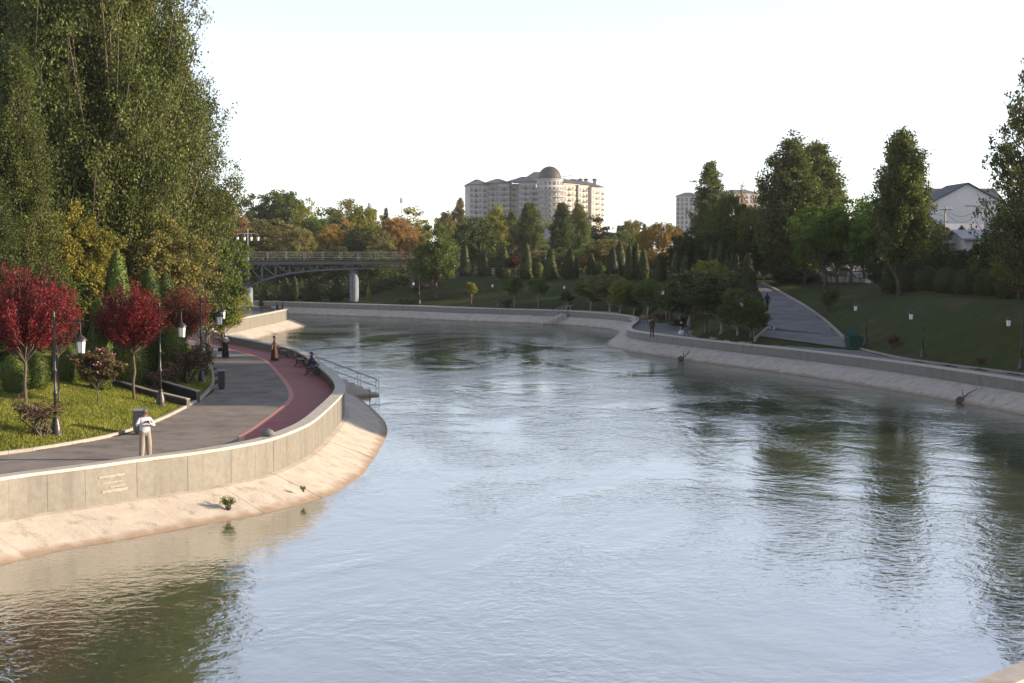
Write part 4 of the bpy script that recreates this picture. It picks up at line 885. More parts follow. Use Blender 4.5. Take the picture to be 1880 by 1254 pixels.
MB().box((x1-1.5,0,5.2), (4,WB-.3,3.4)).build('abutment', M['deck'], br)
r = tag(empty('bridge_lamp', (*(p1+np.array([u[1],-u[0]])*(WB/2+.25)),4.1)), 'tall bridge lamp post carrying four hanging white lanterns', 'lamp')
MB().tube([(0,0,0),(0,0,3.4),(0,0,3.5)], .16, 8).build('lower_pole', M['blue'], r); MB().tube([(0,0,3.4),(0,0,7.6)], .06, 8).build('pole', M['steel'], r)
MB().lathe([(.05,7.55),(.12,7.62),(.02,7.9)], 8).build('finial', M['steel'], r)
for k in range(4):
    t = k*math.pi/2+.5; c, s = math.cos(t)*1.5, math.sin(t)*1.5
    a = MB().tube([(0,0,7.2),(c*.6,s*.6,7.3),(c,s,7.15),(c,s,6.9)], .03, 5).build('arm', M['steel'], r); MB().lathe([(.12,6.25),(.2,6.75)], 8, (c,s,0)).build('lantern', M['glass'], a); MB().lathe([(.24,6.75),(.08,6.9)], 8, (c,s,0)).build('cap', M['black'], a)
# pinkish stair block and rails at the bridge landing
M['pinkst'] = mat('pink_granite', (.30,.19,.165), (.37,.25,.22), scale=5, rough=.7)
sx, sy, sz = hit(862,505); r = tag(empty('landing_stairs', (sx,sy+2,sz)), 'pinkish granite landing stairs with grey rails between the second and third cones', 'stairs')
MB().add([(-2.6,0,0),(2.0,0,0),(2.0,0,.3),(-.6,0,1.5),(-2.6,0,1.5),(-2.6,3,0),(2.0,3,0),(2.0,3,.3),(-.6,3,1.5),(-2.6,3,1.5)], [(0,1,2,3,4),(9,8,7,6,5),(0,5,6,1),(1,6,7,2),(2,7,8,3),(3,8,9,4),(4,9,5,0)]).build('side_wall', M['pinkst'], r)
for zz in (.4,.7,1.0): MB().bar((-2.6,-.03,1.5+zz),(-.6,-.03,1.5+zz), .05).bar((-.6,-.03,1.5+zz),(2.0,-.03,.3+zz), .05).build('rail', M['railm'], r)
for x_, z_ in ((-2.6,1.5),(-1.6,1.5),(-.6,1.5),(.7,.9),(2,.3)): MB().bar((x_,-.03,z_),(x_,-.03,z_+1.05), .06).build('rail_post', M['railm'], r)
for i in range(7): MB().box((-.4+i*.36,1.5,1.4-.17*i-.085), (.36,2.6,.17)).build('step', M['kerb'], r)
sx, sy, sz = hit(905,506); r = tag(empty('white_railing', (sx,sy+1.5,sz)), 'short white railing between the third and fourth cones', 'railing')
for zz in (.25,.5,.75,1.0): MB().bar((-1.3,0,zz),(1.3,0,zz), .06).build('rail', M['white'], r)
for x_ in (-1.3,-.65,0,.65,1.3): MB().bar((x_,0,0),(x_,0,1.1), .08).build('post', M['white'], r)
# ------------------------------------------------------------------ masts, poles and wires
x, y, z = atY(417,462,330); g0 = th(x,y); r = tag(empty('floodlight_mast', (x,y,g0)), 'tall thin floodlight mast beside the huge poplar', 'mast'); zt = atY(417,291,330)[2]-g0
MB().tube([(0,0,0),(0,0,zt)], [.3,.13], 8).build('pole', M['steel'], r)
for s_ in (-1,1): h_ = MB().tube([(0,0,zt-.3),(s_*.9,0,zt+.1)], .05, 5).build('arm', M['steel'], r); MB().box((s_*1.2,0,zt+.15), (.8,.4,.12), M=Matrix.Rotation(-s_*.15,3,'Y')).build('floodlight', M['steel'], h_)
MB().box((-.3,0,zt*.62), (.3,.3,.5)).build('box', M['steel'], r)
for px, tp, lb in [(679,371,'lattice antenna mast on the skyline, left one'),(738,362,'lattice antenna mast on the skyline, right one')]:
    x, y, z = atY(px,462,620); g0 = th(x,y); zt = atY(px,tp,620)[2]-g0; r = tag(empty('antenna_mast', (x,y,g0)), lb, 'mast')
    for k in range(3):
        t = 2*math.pi*k/3; MB().tube([(1.2*math.cos(t),1.2*math.sin(t),0),(.35*math.cos(t),.35*math.sin(t),zt)], .1, 4).build('leg', M['steel'], r)
    lt = MB()
    for i in range(14):
        za, zb = zt*i/14, zt*(i+1)/14; ra, rb_ = 1.2-.85*i/14, 1.2-.85*(i+1)/14
        for k in range(3):
            t, t2 = 2*math.pi*k/3, 2*math.pi*(k+1)/3; lt.bar((ra*math.cos(t),ra*math.sin(t),za),(rb_*math.cos(t2),rb_*math.sin(t2),zb), .07)
    lt.build('bracing', M['steel'], r)
    for k in range(3):
        t = 2*math.pi*k/3+.5; MB().box((.7*math.cos(t),.7*math.sin(t),zt-1.4), (.35,.35,2.2), t).build('antenna_panel', M['white'], r)
M['conc'] = mat('pole_concrete', (.34,.33,.31), (.42,.41,.39), scale=3, rough=.85)
def upole(px, tp, Yd, label, lamp_=True):
    x, y, z = atY(px,462,Yd); g0 = th(x,y); zt = atY(px,tp,Yd)[2]-g0; r = tag(empty('utility_pole', (x,y,g0)), label, 'pole')
    MB().tube([(0,0,0),(0,0,zt)], [.19,.1], 8).build('pole', M['conc'], r)
    c = MB().box((0,-.12,zt-.3), (1.5,.08,.1)).build('crossarm', M['steel'], r)
    for s_ in (-.65,-.2,.2,.65): MB().lathe([(.03,0),(.06,.05),(.05,.14),(.02,.18)], 8, (s_,-.12,zt-.25)).build('insulator', M['white'], c)
    if lamp_: a = MB().tube([(0,-.1,zt-1.1),(-.7,-.1,zt-.85),(-1.5,-.1,zt-.75)], .035, 6).build('lamp_arm', M['steel'], r); MB().box((-1.75,-.1,zt-.76), (.6,.22,.1)).build('lamp_head', M['steel'], a)
    return (x, y, g0+zt-.2)
A = upole(1808,364,140,'concrete utility pole with street-lamp arm right of the gabled house'); B = upole(1734,380,160,'concrete utility pole before the gabled house wall'); Dp = upole(1726,402,150,'short lamp pole left of the gabled house wall')
for i, (dz, sg) in enumerate([(0,1.2),(-.25,1.6)]):
    pts = [(A[0]+(B[0]-A[0])*t, A[1]+(B[1]-A[1])*t, A[2]+(B[2]-A[2])*t+dz-sg*4*t*(1-t)) for t in np.linspace(0,1,13)]
    tag(MB().tube(pts, .022, 4).build('overhead_wire', M['black']), ['upper','lower'][i]+' drooping wire between the two utility poles', 'wire')
# ------------------------------------------------------------------ buildings
M['wallw'] = mat('pale_render', (.36,.35,.345), (.43,.42,.41), scale=.3, rough=.9)
M['wallc'] = mat('cream_stone', (.36,.325,.275), (.42,.38,.325), scale=.3, rough=.9)
M['roof'] = mat('slate_roof', (.055,.065,.085), (.08,.09,.11), scale=.6, rough=.7)
M['win'] = mat('window_glass', (.05,.06,.075), rough=.15, spec=.6)
M['domem'] = mat('dome_metal', (.028,.025,.025), (.045,.04,.039), scale=.8, rough=.6)
M['orange'] = mat('orange_render', (.36,.14,.06), (.42,.18,.08), scale=2, rough=.9)
M['metalroof'] = mat('metal_roof', (.34,.34,.35), (.44,.44,.45), scale=1, rough=.5, metal=.3)
class Meshcache:
    d = {}
def shared(name, key, mk, mat_, parent, loc, rz=0):
    if key not in Meshcache.d:
        b = mk(); me = bpy.data.meshes.new(name); me.from_pydata([tuple(map(float,q)) for q in b.v], [], b.f); me.materials.append(mat_); me.update(); Meshcache.d[key] = me
    o = bpy.data.objects.new(name, Meshcache.d[key]); C.objects.link(o); o.parent = parent; o.location = loc; o.rotation_euler = (0,0,rz); return o
BD = tag(empty('apartment_building'), 'pale domed apartment building with long wings on the skyline', 'building')
def bay(a, b, z0, z1, depth, m_, nwin, rails=True, roofh=2.6, zwin=26, wkey='w'):
    """facade bay from a to b (seen from the camera side), with windows, cornice and hipped roof"""
    a, b = np.array(a), np.array(b); d = b-a; L = np.linalg.norm(d); u = d/L; n_ = np.array([u[1],-u[0]]); rz = math.atan2(u[1],u[0])
    q = [a, b, b-n_*depth, a-n_*depth]
    mobj('wall', [(*p,z) for z in (z0,z1) for p in q], [(0,1,5,4),(1,2,6,5),(2,3,7,6),(3,0,4,7),(4,5,6,7)], m_, BD)
    c = (a+b)/2-n_*depth/2; MB().box((*c,z1+.25), (L+.9,depth+.9,.5), rz).build('cornice', m_, BD)
    e = .8; q2 = [a-u*e+n_*e, b+u*e+n_*e, b+u*e-n_*(depth+e), a-u*e-n_*(depth+e)]; ins = min(L,depth)*.36
    q3 = [a+u*ins-n_*ins, b-u*ins-n_*ins, b-u*ins-n_*(depth-ins), a+u*ins-n_*(depth-ins)]
    if roofh: mobj('roof', [(*p,z1+.503) for p in q2]+[(*p,z1+.5+roofh) for p in q3], [(0,1,5,4),(1,2,6,5),(2,3,7,6),(3,0,4,7),(4,5,6,7),(3,2,1,0)], M['roof'], BD)
    z = z1-2.3
    while z > zwin:
        for i in range(nwin):
            p = a+u*L*(i+.5)/nwin+n_*.03
            shared('window', wkey, lambda: MB().box((0,0,0), (1.5,.12,2.25)), M['win'], BD, (*p,z), rz)
            if rails and i % 2 == 1:
                p = p+n_*.5; shared('balcony', 'balc', lambda: MB().box((0,0,-.95), (2.0,.9,.12)).box((0,-.42,-.45), (2.0,.06,.9)), M['deck'], BD, (*p,z), rz)
        z -= 3.2
def A2(px, Y): return atY(px, 400, Y)[:2]
def zz(py, Y): return atY(940, py, Y)[2]
for x0_, x1_, Ya, Yb, ye, nw, mm in [(862,894,828,830,341,4,'wallw'),(894,916,831,831,338.8,3,'wallw'),(916,935,828,828,339,3,'wallw'),(935,954,832,831,339,3,'wallw'),(954,984,822,820,337,4,'wallw')]:
    bay(A2(x0_,Ya), A2(x1_,Yb), 4, zz(ye,Ya), 16, M[mm], nw, roofh=0)
bay(A2(960,826), A2(1032,826), 4, zz(332,826), 18, M['wallw'], 0, roofh=5, zwin=99)
for x0_, x1_, Ya, Yb, ye, nw, mm in [(1034,1062,818,830,338,4,'wallc'),(1062,1086,828,842,341,4,'wallc'),(1086,1108,838,856,345,4,'wallc')]:
    bay(A2(x0_,Ya), A2(x1_,Yb), 4, zz(ye,Ya), 15, M[mm], nw, roofh=0)
def hip(a, b, z, depth, h, name='roof'):
    a, b = np.array(a), np.array(b); d = b-a; L = np.linalg.norm(d); u = d/L; n_ = np.array([u[1],-u[0]]); e = .9; ins = depth*.42
    q2 = [a-u*e+n_*e, b+u*e+n_*e, b+u*e-n_*(depth+e), a-u*e-n_*(depth+e)]; q3 = [a+u*ins-n_*ins, b-u*ins-n_*ins, b-u*ins-n_*(depth-ins), a+u*ins-n_*(depth-ins)]
    mobj(name, [(*p,z) for p in q2]+[(*p,z+h) for p in q3], [(0,1,5,4),(1,2,6,5),(2,3,7,6),(3,0,4,7),(4,5,6,7),(3,2,1,0)], M['roof'], BD)
for xa, xb, Ya, Yb, ye, h_ in [(861,897,827,829,341,3.2),(890,937,829,829,338.3,2.8),(931,985,826,820,336.6,3.2),(1034,1064,819,831,337.5,3.0),(1060,1088,829,843,340.3,3.4),(1084,1109,839,857,344,3.0)]: hip(A2(xa,Ya), A2(xb,Yb), zz(ye,Ya)+.72+.01*xa%.07, 15.5, h_)
tx, ty = A2(1009,812); tz = zz(330,812)
tw = MB().lathe([(7.4,4),(7.4,tz-.2)], 36, (tx,ty,0)).build('tower', M['wallw'], BD, True); MB().lathe([(7.9,tz-.2),(7.9,tz+.4)], 36, (tx,ty,0)).build('cornice', M['wallw'], BD)
MB().lathe([(6.6*math.cos(t),tz+.4+7.2*math.sin(t)) for t in np.linspace(0,1.5,14)], 36, (tx,ty,0)).build('dome', M['domem'], BD, True)
k = 0; z = tz-2.2
while z > 24:
    if k: MB().lathe([(7.4,z-1.5),(8.9,z-1.5),(8.9,z-1.2)], 36, (tx,ty,0)).build('ring_balcony', M['wallc'], BD); MB().lathe([(8.84,z-1.2),(8.84,z-.3),(8.8,z-.3),(8.8,z-1.2)], 36, (tx,ty,0)).build('balcony_rail', M['railm'], BD)
    for j in range(9):
        t = math.pi+math.pi*(j+.5)/9; shared('window', 'wt', lambda: MB().box((0,0,0), (1.5,.14,2.1)), M['win'], BD, (tx+7.42*math.cos(t),ty+7.42*math.sin(t),z), t+math.pi/2)
    z -= 3.2; k += 1
for px, Y in [(1066,830),(1076,835),(1092,846)]:
    x, y = A2(px,Y); zr = zz(338,Y); c = MB().box((x,y+4,zr+1.2), (2.0,2.0,2.4)).build('chimney', M['wallc'], BD); MB().lathe([(1.6,2.4),(1.2,3.2),(.1,3.6)], 12, (x,y+4,zr)).build('chimney_cap', M['domem'], c)
x, y = A2(1022,826); cr = MB().bar((x,y,zz(326,826)),(x+9,y,zz(322,826)), .35).build('roof_gantry', M['steel'], BD)
# second far block
B2 = tag(empty('apartment_building'), 'grey apartment block half hidden behind the tall pale poplar', 'building')
_b = BD; BD = B2
bay(A2(1241,1010), A2(1280,1006), 4, zz(361,1010), 16, M['wallw'], 5, rails=False, zwin=20, wkey='w2'); bay(A2(1280,1008), A2(1340,1008), 4, zz(358,1010), 18, M['wallw'], 6, zwin=20, wkey='w2'); bay(A2(1340,1002), A2(1392,1010), 4, zz(356,1010), 18, M['wallw'], 6, zwin=20, wkey='w2')
BD = _b
# houses
def house(px0, px1, Yd, dep, eave, ridge, wm, rm, label, axis='x', wins=3, base=None, chim=False):
    a = atY(px0,462,Yd); b = atY(px1,462,Yd); g0 = min(th(a[0],Yd), th(b[0],Yd+dep))-.2 if base is None else base; W_ = b[0]-a[0]; ze = atY(940,eave,Yd)[2]-g0; zr = atY(940,ridge,Yd)[2]-g0
    r = tag(empty('house', ((a[0]+b[0])/2,Yd,g0)), label, 'house'); w2 = W_/2
    if axis == 'y':      # gable faces the camera
        mobj('wall', [(-w2,0,0),(w2,0,0),(w2,0,ze),(0,0,zr),(-w2,0,ze),(-w2,dep,0),(w2,dep,0),(w2,dep,ze),(0,dep,zr),(-w2,dep,ze)], [(0,1,2,3,4),(9,8,7,6,5),(1,6,7,2),(5,0,4,9)], M[wm], r)
        for s_ in (-1,1):
            sl_ = (zr-ze)/w2; rf = mobj('roof', [(0,-.35,zr+.05),(s_*(w2+.5),-.35,ze-.5*sl_+.05),(s_*(w2+.5),dep+.3,ze-.5*sl_+.05),(0,dep+.3,zr+.05),(0,-.35,zr+.22),(s_*(w2+.5),-.35,ze-.5*sl_+.2),(s_*(w2+.5),dep+.3,ze-.5*sl_+.2),(0,dep+.3,zr+.22)], [(0,1,2,3),(7,6,5,4),(0,4,5,1),(1,5,6,2),(2,6,7,3),(3,7,4,0)], M[rm], r)
    else:
        mobj('wall', [(-w2,0,0),(w2,0,0),(w2,0,ze),(-w2,0,ze),(-w2,dep,0),(w2,dep,0),(w2,dep,ze),(-w2,dep,ze),(-w2,dep/2,zr),(w2,dep/2,zr)], [(0,1,2,3),(5,4,7,6),(1,5,6,9,2),(4,0,3,8,7)], M[wm], r)
        mobj('roof', [(-w2-.4,-.5,ze-.15),(w2+.4,-.5,ze-.15),(w2+.4,dep/2,zr+.1),(-w2-.4,dep/2,zr+.1),(-w2-.4,dep+.5,ze-.15),(w2+.4,dep+.5,ze-.15),(-w2-.4,-.5,ze+.02),(w2+.4,-.5,ze+.02),(w2+.4,dep/2,zr+.28),(-w2-.4,dep/2,zr+.28),(-w2-.4,dep+.5,ze+.02),(w2+.4,dep+.5,ze+.02)],
            [(6,7,8,9),(9,8,11,10),(0,3,2,1),(3,4,5,2),(0,1,7,6),(4,10,11,5),(1,2,8,7),(2,5,11,8),(3,0,6,9),(4,3,9,10)], M[rm], r)
    for i in range(wins):
        f_ = MB().box((-w2+W_*(i+.5)/wins,-.03,ze*.55), (1.1,.1,1.3)).build('window', M['white'], r); MB().box((-w2+W_*(i+.5)/wins,-.07,ze*.55), (.9,.08,1.1)).build('pane', M['win'], f_)
    if chim: MB().box((w2*.4,dep*.4,zr), (.7,.7,1.6)).build('chimney', M['wallw'], r)
    return r
M['housew'] = mat('white_render', (.62,.61,.6), (.7,.69,.68), scale=.4, rough=.9)
hs = house(1703,1845,190,9,376,338,'housew','roof','tall pale house whose plain gable wall rises behind the utility poles','y',0)
mw = house(1695,1838,199.5,9,372,347,'wallw','roof','x','x',0)
mw.name = 'rear_wing_tmp'; zoff = mw.location-hs.location
for ch in list(mw.children): ch.parent = hs; ch.location = ch.location+zoff; ch.name = 'rear_'+ch.name.split('.')[0]
bpy.data.objects.remove(mw)
house(1750,1800,168,7,424,414,'wallc','metalroof','low cream house with metal roof below the gable wall','x',2)
house(1784,1812,158,5,430,416,'orange','metalroof','small orange-walled house with metal roof','x',0)
house(1770,1842,148,6,438,426,'housew','metalroof','white house front with grey metal roof by the utility pole','x',3)
house(985,1022,330,9,432,416,'wallw','roof','small grey-roofed house behind the sixth cone','y',1)
house(1052,1092,300,7,456,447,'wallw','metalroof','low white shed behind the seventh cone','x',3)
house(1138,1172,420,9,424,415,'wallw','roof','low white house right of the dark round pine','x',2)
house(950,975,340,8,436,428,'wallw','roof','little white house left of the small grey-roofed one','x',1)
# fence, low wall and parked cars at the top of the right lawn
p0, p1_ = np.array(atY(1490,505,168)[:2]), np.array(atY(1588,505,150)[:2]); r = tag(empty('iron_fence'), 'dark iron picket fence under the street maples', 'fence'); n_ = 46
for i in range(n_+1):
    p = p0+(p1_-p0)*i/n_; z = th(*p); MB().bar((*p,z-.1),(*p,z+1.25), .1 if i % 6 == 0 else .045).build('post' if i % 6 == 0 else 'picket', M['black'], r)
za, zb = th(*p0), th(*p1_)
for h_ in (.2,1.1): MB().bar((*p0,za+h_),(*p1_,zb+h_), .04).build('rail', M['black'], r)
q0, q1 = np.array(atY(1468,505,176)[:2]), np.array(atY(1600,505,156)[:2]); d = q1-q0
for h_, nm in ((.55,'kerbside_wall'),):
    c = (q0+q1)/2; tag(MB().box((*c,th(*c)+.1), (np.linalg.norm(d),.3,.9), math.atan2(d[1],d[0])).box((*c,th(*c)+.58), (np.linalg.norm(d)+.1,.4,.06), math.atan2(d[1],d[0])).build('low_wall', M['cap']), 'low pale wall behind the iron fence', 'wall')
def car(px, Yd, rz, col, label):
    x, y, _ = atY(px,462,Yd); z = th(x,y); r = tag(empty('parked_car', (x,y,z), rz), label, 'car', 'cars parked behind the fence'); m_ = mat('car_paint', col, rough=.25, spec=.6)
    prof = [(-2.1,.35),(-2.15,.7),(-2.0,.92),(-1.5,.98),(-.95,1.4),(.55,1.45),(1.2,1.0),(2.0,.85),(2.15,.6),(2.1,.35)]; n_ = len(prof)
    def sec(y_, k): return [(px_, y_*(1 if pz < 1.0 else .82), pz) for px_, pz in prof]
    v = sec(-.85,0)+sec(.85,0); f = [tuple(range(n_)), tuple(reversed(range(n_,2*n_)))]+[(i,(i+1)%n_,(i+1)%n_+n_,i+n_) for i in range(n_)]
    f[2:] = [tuple(reversed(q)) for q in f[2:]]; mobj('body', v, f, m_, r)
    for s_ in (-1,1):
        MB().add([(-1.3,s_*.845,1.0),(1.0,s_*.845,1.0),(.5,s_*.715,1.38),(-.9,s_*.715,1.34)], [(0,1,2,3) if s_ < 0 else (3,2,1,0)]).build('side_window', M['win'], r)
        for wx in (-1.35,1.35):
            w_ = MB().tube([(wx,s_*.72,.33),(wx,s_*.9,.33)], .33, 14).build('wheel', M['black'], r); MB().tube([(wx,s_*.88,.33),(wx,s_*.91,.33)], .19, 10).build('rim', M['steel'], w_)
        MB().box((2.1,s_*.62,.68), (.12,.35,.14)).build('headlight', M['white'], r)
    MB().add([(.62,-.66,1.42),(.62,.66,1.42),(1.2,.8,1.03),(1.2,-.8,1.03)], [(3,2,1,0)]).build('windscreen', M['win'], r)
car(1508,182,-.6,(.62,.62,.62),'white car parked behind the left end of the iron fence'); car(1552,176,-.6,(.2,.2,.21),'grey car parked behind the middle of the iron fence'); car(1592,170,-.6,(.5,.5,.5),'silver car parked behind the right end of the iron fence')
# ------------------------------------------------------------------ people
def cloth(name, c, c2=None): return mat(name, c, c2 or tuple(q*1.25 for q in c), scale=9, rough=.85)
CL = dict(white=cloth('white_cotton',(.46,.455,.48)), beige=cloth('beige_linen',(.23,.20,.165)), black=cloth('black_cloth',(.012,.012,.014)), navy=cloth('navy_cloth',(.02,.024,.045)), brown=cloth('brown_cloth',(.055,.03,.018)), dkbrown=cloth('dark_brown_cloth',(.05,.03,.022)), grey=cloth('grey_cloth',(.22,.22,.23)), jeans=cloth('denim',(.10,.12,.17)), scarf=cloth('pale_scarf',(.42,.43,.46)), hair=cloth('dark_hair',(.015,.012,.01)), greyhair=cloth('grey_hair',(.12,.11,.10)), shoe=cloth('dark_shoes',(.02,.018,.016)), whiteshoe=cloth('pale_shoes',(.6,.6,.58)), skin=M['skin'])
def hand(root, wrist, elbow, side, grip):
    w_, e = Vector(wrist), Vector(elbow); d = (w_-e).normalized(); o = Vector((side,0,0)); o = (o-d*o.dot(d)).normalized(); nrm = d.cross(o)
    b = MB(); b.tube([w_-d*.01, w_+d*.04, w_+d*.085], [.026,.036,.03], 8)
    for k, (off, L) in enumerate([(-.03,.066),(-.01,.078),(.01,.072),(.028,.055)]):
        p = w_+d*.08+o*off; c = grip*.5; q = p+(d*math.cos(c)+nrm*math.sin(c))*L*.55; b.tube([p, q, q+(d*math.cos(c*2.6)+nrm*math.sin(c*2.6))*L*.5], [.010,.009,.007], 6)
    p = w_+d*.03-o*.032; b.tube([p, p+(-o*.7+d*.7+nrm*.3)*.035, p+(-o*.4+d*.9+nrm*.5)*.065], [.012,.011,.008], 6)
    return b.build('hand', M['skin'], root, True)
BASE = dict(pel=(0,0,.93), sp=(0,0,1.1), ch=(0,.01,1.3), nk=(0,.005,1.45), jaw=(0,.03,1.53), hd=(0,.015,1.60), crn=(0,0,1.67), nose=(0,.12,1.575))
for s_, q in ((-1,'L'),(1,'R')): BASE.update({'sh'+q:(s_*.18,0,1.39),'el'+q:(s_*.23,-.03,1.13),'wr'+q:(s_*.23,.06,.90),'hp'+q:(s_*.095,0,.88),'kn'+q:(s_*.105,.02,.49),'an'+q:(s_*.11,-.02,.09),'to'+q:(s_*.13,.13,.035)})
ED = [('pel','sp','top'),('sp','ch','top'),('ch','nk','top'),('nk','jaw','skin'),('jaw','hd','skin'),('hd','crn','skin'),('hd','nose','skin')]
for q in 'LR': ED += [('ch','sh'+q,'top'),('sh'+q,'el'+q,'top'),('el'+q,'wr'+q,'sleeve'),('pel','hp'+q,'bot'),('hp'+q,'kn'+q,'bot'),('kn'+q,'an'+q,'bot'),('an'+q,'to'+q,'shoe')]
RAD = dict(pel=(.155,.12), sp=(.145,.11), ch=(.16,.115), nk=(.055,.055), jaw=(.068,.075), hd=(.082,.098), crn=(.06,.07), nose=(.016,.016))
for q in 'LR': RAD.update({'sh'+q:(.068,.068),'el'+q:(.05,.05),'wr'+q:(.034,.03),'hp'+q:(.1,.1),'kn'+q:(.07,.07),'an'+q:(.05,.055),'to'+q:(.04,.03)})
def person(label, loc, rz, cols, pose={}, rad={}, sc=1, hair='hair', skirt=None, scarf=None, cap=None, grip=1.0, legs=True):
    J = dict(BASE); J.update(pose); RR = dict(RAD); RR.update(rad)
    r = tag(empty('person', loc, rz, sc), label, 'person')
    keys = list(J); me = bpy.data.meshes.new('body'); me.from_pydata([J[k] for k in keys], [(keys.index(a), keys.index(b)) for a, b, _ in ED], [])
    ob = bpy.data.objects.new('tmp', me); C.objects.link(ob); md = ob.modifiers.new('s','SKIN'); md.use_smooth_shade = True
    sv = me.skin_vertices[0].data
    for i, k in enumerate(keys): sv[i].radius = RR[k]; sv[i].use_root = (k == 'pel')
    sb = ob.modifiers.new('u','SUBSURF'); sb.levels = 2; sb.render_levels = 2
    dg = bpy.context.evaluated_depsgraph_get(); m2 = bpy.data.meshes.new_from_object(ob.evaluated_get(dg)); bpy.data.objects.remove(ob)
    m2.name = 'body'; m2.materials.clear(); tags = ['top','sleeve','bot','shoe','skin']
    cen = np.empty(len(m2.polygons)*3, np.float32); m2.polygons.foreach_get('center', cen); cen = cen.reshape(-1,3); best = np.full(len(cen),1e9); mi = np.zeros(len(cen), np.int32)
    for a, b, t in ED:
        A_, B_ = np.array(J[a]), np.array(J[b]); ab = B_-A_; tt = np.clip(((cen-A_)@ab)/(ab@ab),0,1); dd_ = np.linalg.norm(cen-A_-tt[:,None]*ab,axis=1)-.5*np.mean(RR[a]); w_ = dd_ < best; best[w_] = dd_[w_]; mi[w_] = tags.index(t)
    meobj('body', m2, [CL[cols.get(t, 'skin' if t == 'skin' else cols['top'])] for t in tags], r, True, mi)
    hd, cr, jw = Vector(J['hd']), Vector(J['crn']), Vector(J['jaw']); up = (cr-jw).normalized()
    def shell(nm, m_, rr, front, drop):
        b = MB(); N = 14
        for i in range(8):
            th_ = i/7*drop
            for k in range(N):
                a = 2*math.pi*k/N; fr = max(0,math.sin(a)); t2 = th_*(1-front*fr)
                b.v.append((hd.x+rr*.88*math.sin(t2)*math.cos(a), hd.y-.01+rr*1.05*math.sin(t2)*math.sin(a), hd.z+.012+rr*1.12*math.cos(t2)))
        for i in range(7):
            for k in range(N): b.f.append((i*N+k,i*N+(k+1)%N,(i+1)*N+(k+1)%N,(i+1)*N+k))
        return b.build(nm, m_, r, True)
    if scarf: shell('headscarf', CL[scarf], .118, .3, 2.35); MB().lathe([(.16,-.24),(.13,-.12),(.07,-.06)], 14, tuple(jw+Vector((0,-.02,.03))), 1.15, .95).build('scarf_drape', CL[scarf], r, True)
    elif cap: c_ = shell('cap', CL[cap], .114, .15, 1.45); MB().lathe([(.085,0),(.08,.015)], 12, (hd.x,hd.y+.11,hd.z+.04), 1,.8).build('brim', CL[cap], c_)
    else: shell('hair', CL[hair], .108, .5, 2.0)
    for s_ in (-1,1): MB().lathe([(.004,-.03),(.014,-.01),(.016,.015),(.004,.03)], 6, (hd.x+s_*.088,hd.y-.005,hd.z-.015), .6, 1.2).build('ear', M['skin'], r, True)
    if skirt:
        w_ = J['sp']; MB().lathe([(skirt[1],.05),(skirt[1]*.92,.35),(skirt[2],.8),(.17,1.0),(.145,1.12)], 28, (0,w_[1],0), 1, .85, .07, 6).build('skirt', CL[skirt[0]], r, True)
    for q, s_ in (('L',-1),('R',1)): hand(r, J['wr'+q], J['el'+q], s_, grip)
    return r
pm = g(267,843); mp = person('man in white shirt and beige trousers on the sunlit walkway', (*pm[:2],PL), math.pi+.45, dict(top='white',sleeve='white',bot='beige',shoe='whiteshoe'),
    {'elL':(-.3,.1,1.16),'wrL':(-.1,.3,1.27),'elR':(.31,.12,1.18),'wrR':(.10,.33,1.30),'hd':(0,.045,1.585),'jaw':(0,.06,1.515),'crn':(0,.02,1.66),'nose':(0,.15,1.55),'knL':(-.12,.03,.49),'anL':(-.13,-.03,.09),'anR':(.15,.08,.09),'toR':(.18,.24,.035)},
    {'pel':(.17,.14),'sp':(.165,.135),'hpL':(.125,.125),'hpR':(.125,.125),'knL':(.105,.11),'knR':(.105,.11),'anL':(.085,.09),'anR':(.085,.09)}, 1.03, hair='greyhair', grip=1.4)
gl = MB()
for s_ in (-1,1): gl.box((s_*.036,.142,1.6), (.052,.012,.036)).bar((s_*.064,.14,1.605),(s_*.09,.04,1.605), .008)
gl.bar((-.012,.142,1.607),(.012,.142,1.607), .008).build('sunglasses', CL['black'], mp)
ph = MB().box((0,.41,1.335), (.15,.012,.075), M=Matrix.Rotation(-.25,3,'X')).build('phone', M['black']); ph.name = 'phone'; ph.location = mp.location; ph.rotation_euler = mp.rotation_euler; ph.scale = mp.scale; tag(ph, 'small black phone in the hands of the man in white', 'phone')
wk = {'elL':(-.24,.08,1.14),'wrL':(-.22,.22,.97),'elR':(.24,-.12,1.14),'wrR':(.25,-.14,.9),'knL':(-.1,-.02,.49),'anL':(-.1,-.22,.14),'toL':(-.11,-.1,.05),'knR':(.1,.16,.5),'anR':(.1,.2,.09),'toR':(.12,.35,.04)}
wpos = g(414,657); person('woman in long black dress with pale scarf walking along the walkway', (*wpos[:2],PL), math.pi+.25, dict(top='grey',sleeve='black',bot='black',shoe='shoe'), wk, {}, .97, skirt=('black',.25,.20), scarf='scarf')
hb = tag(empty('handbag', (wpos[0]-.36,wpos[1],PL+.45)), 'dark handbag hanging beside the woman in black', 'bag'); MB().lathe([(.11,0),(.15,.05),(.13,.2),(.1,.26)], 12, (0,0,0), 1.1, .5).build('pouch', CL['black'], hb, True); MB().tube([(-.08,0,.24),(-.05,0,.4),(0,0,.45),(.05,0,.4),(.08,0,.24)], .012, 5).build('strap', CL['black'], hb)
wpos = g(504,662); person('woman in flared brown dress walking towards the benches', (*wpos[:2],PL), -math.pi/2+.15, dict(top='dkbrown',sleeve='skin',bot='dkbrown',shoe='shoe'), wk, {}, .97, skirt=('brown',.31,.21))
sit = {'pel':(0,-.02,.56),'sp':(0,-.05,.74),'ch':(0,-.03,.95),'nk':(0,.0,1.10),'jaw':(0,.04,1.18),'hd':(0,.03,1.25),'crn':(0,.01,1.32),'nose':(0,.14,1.22)}
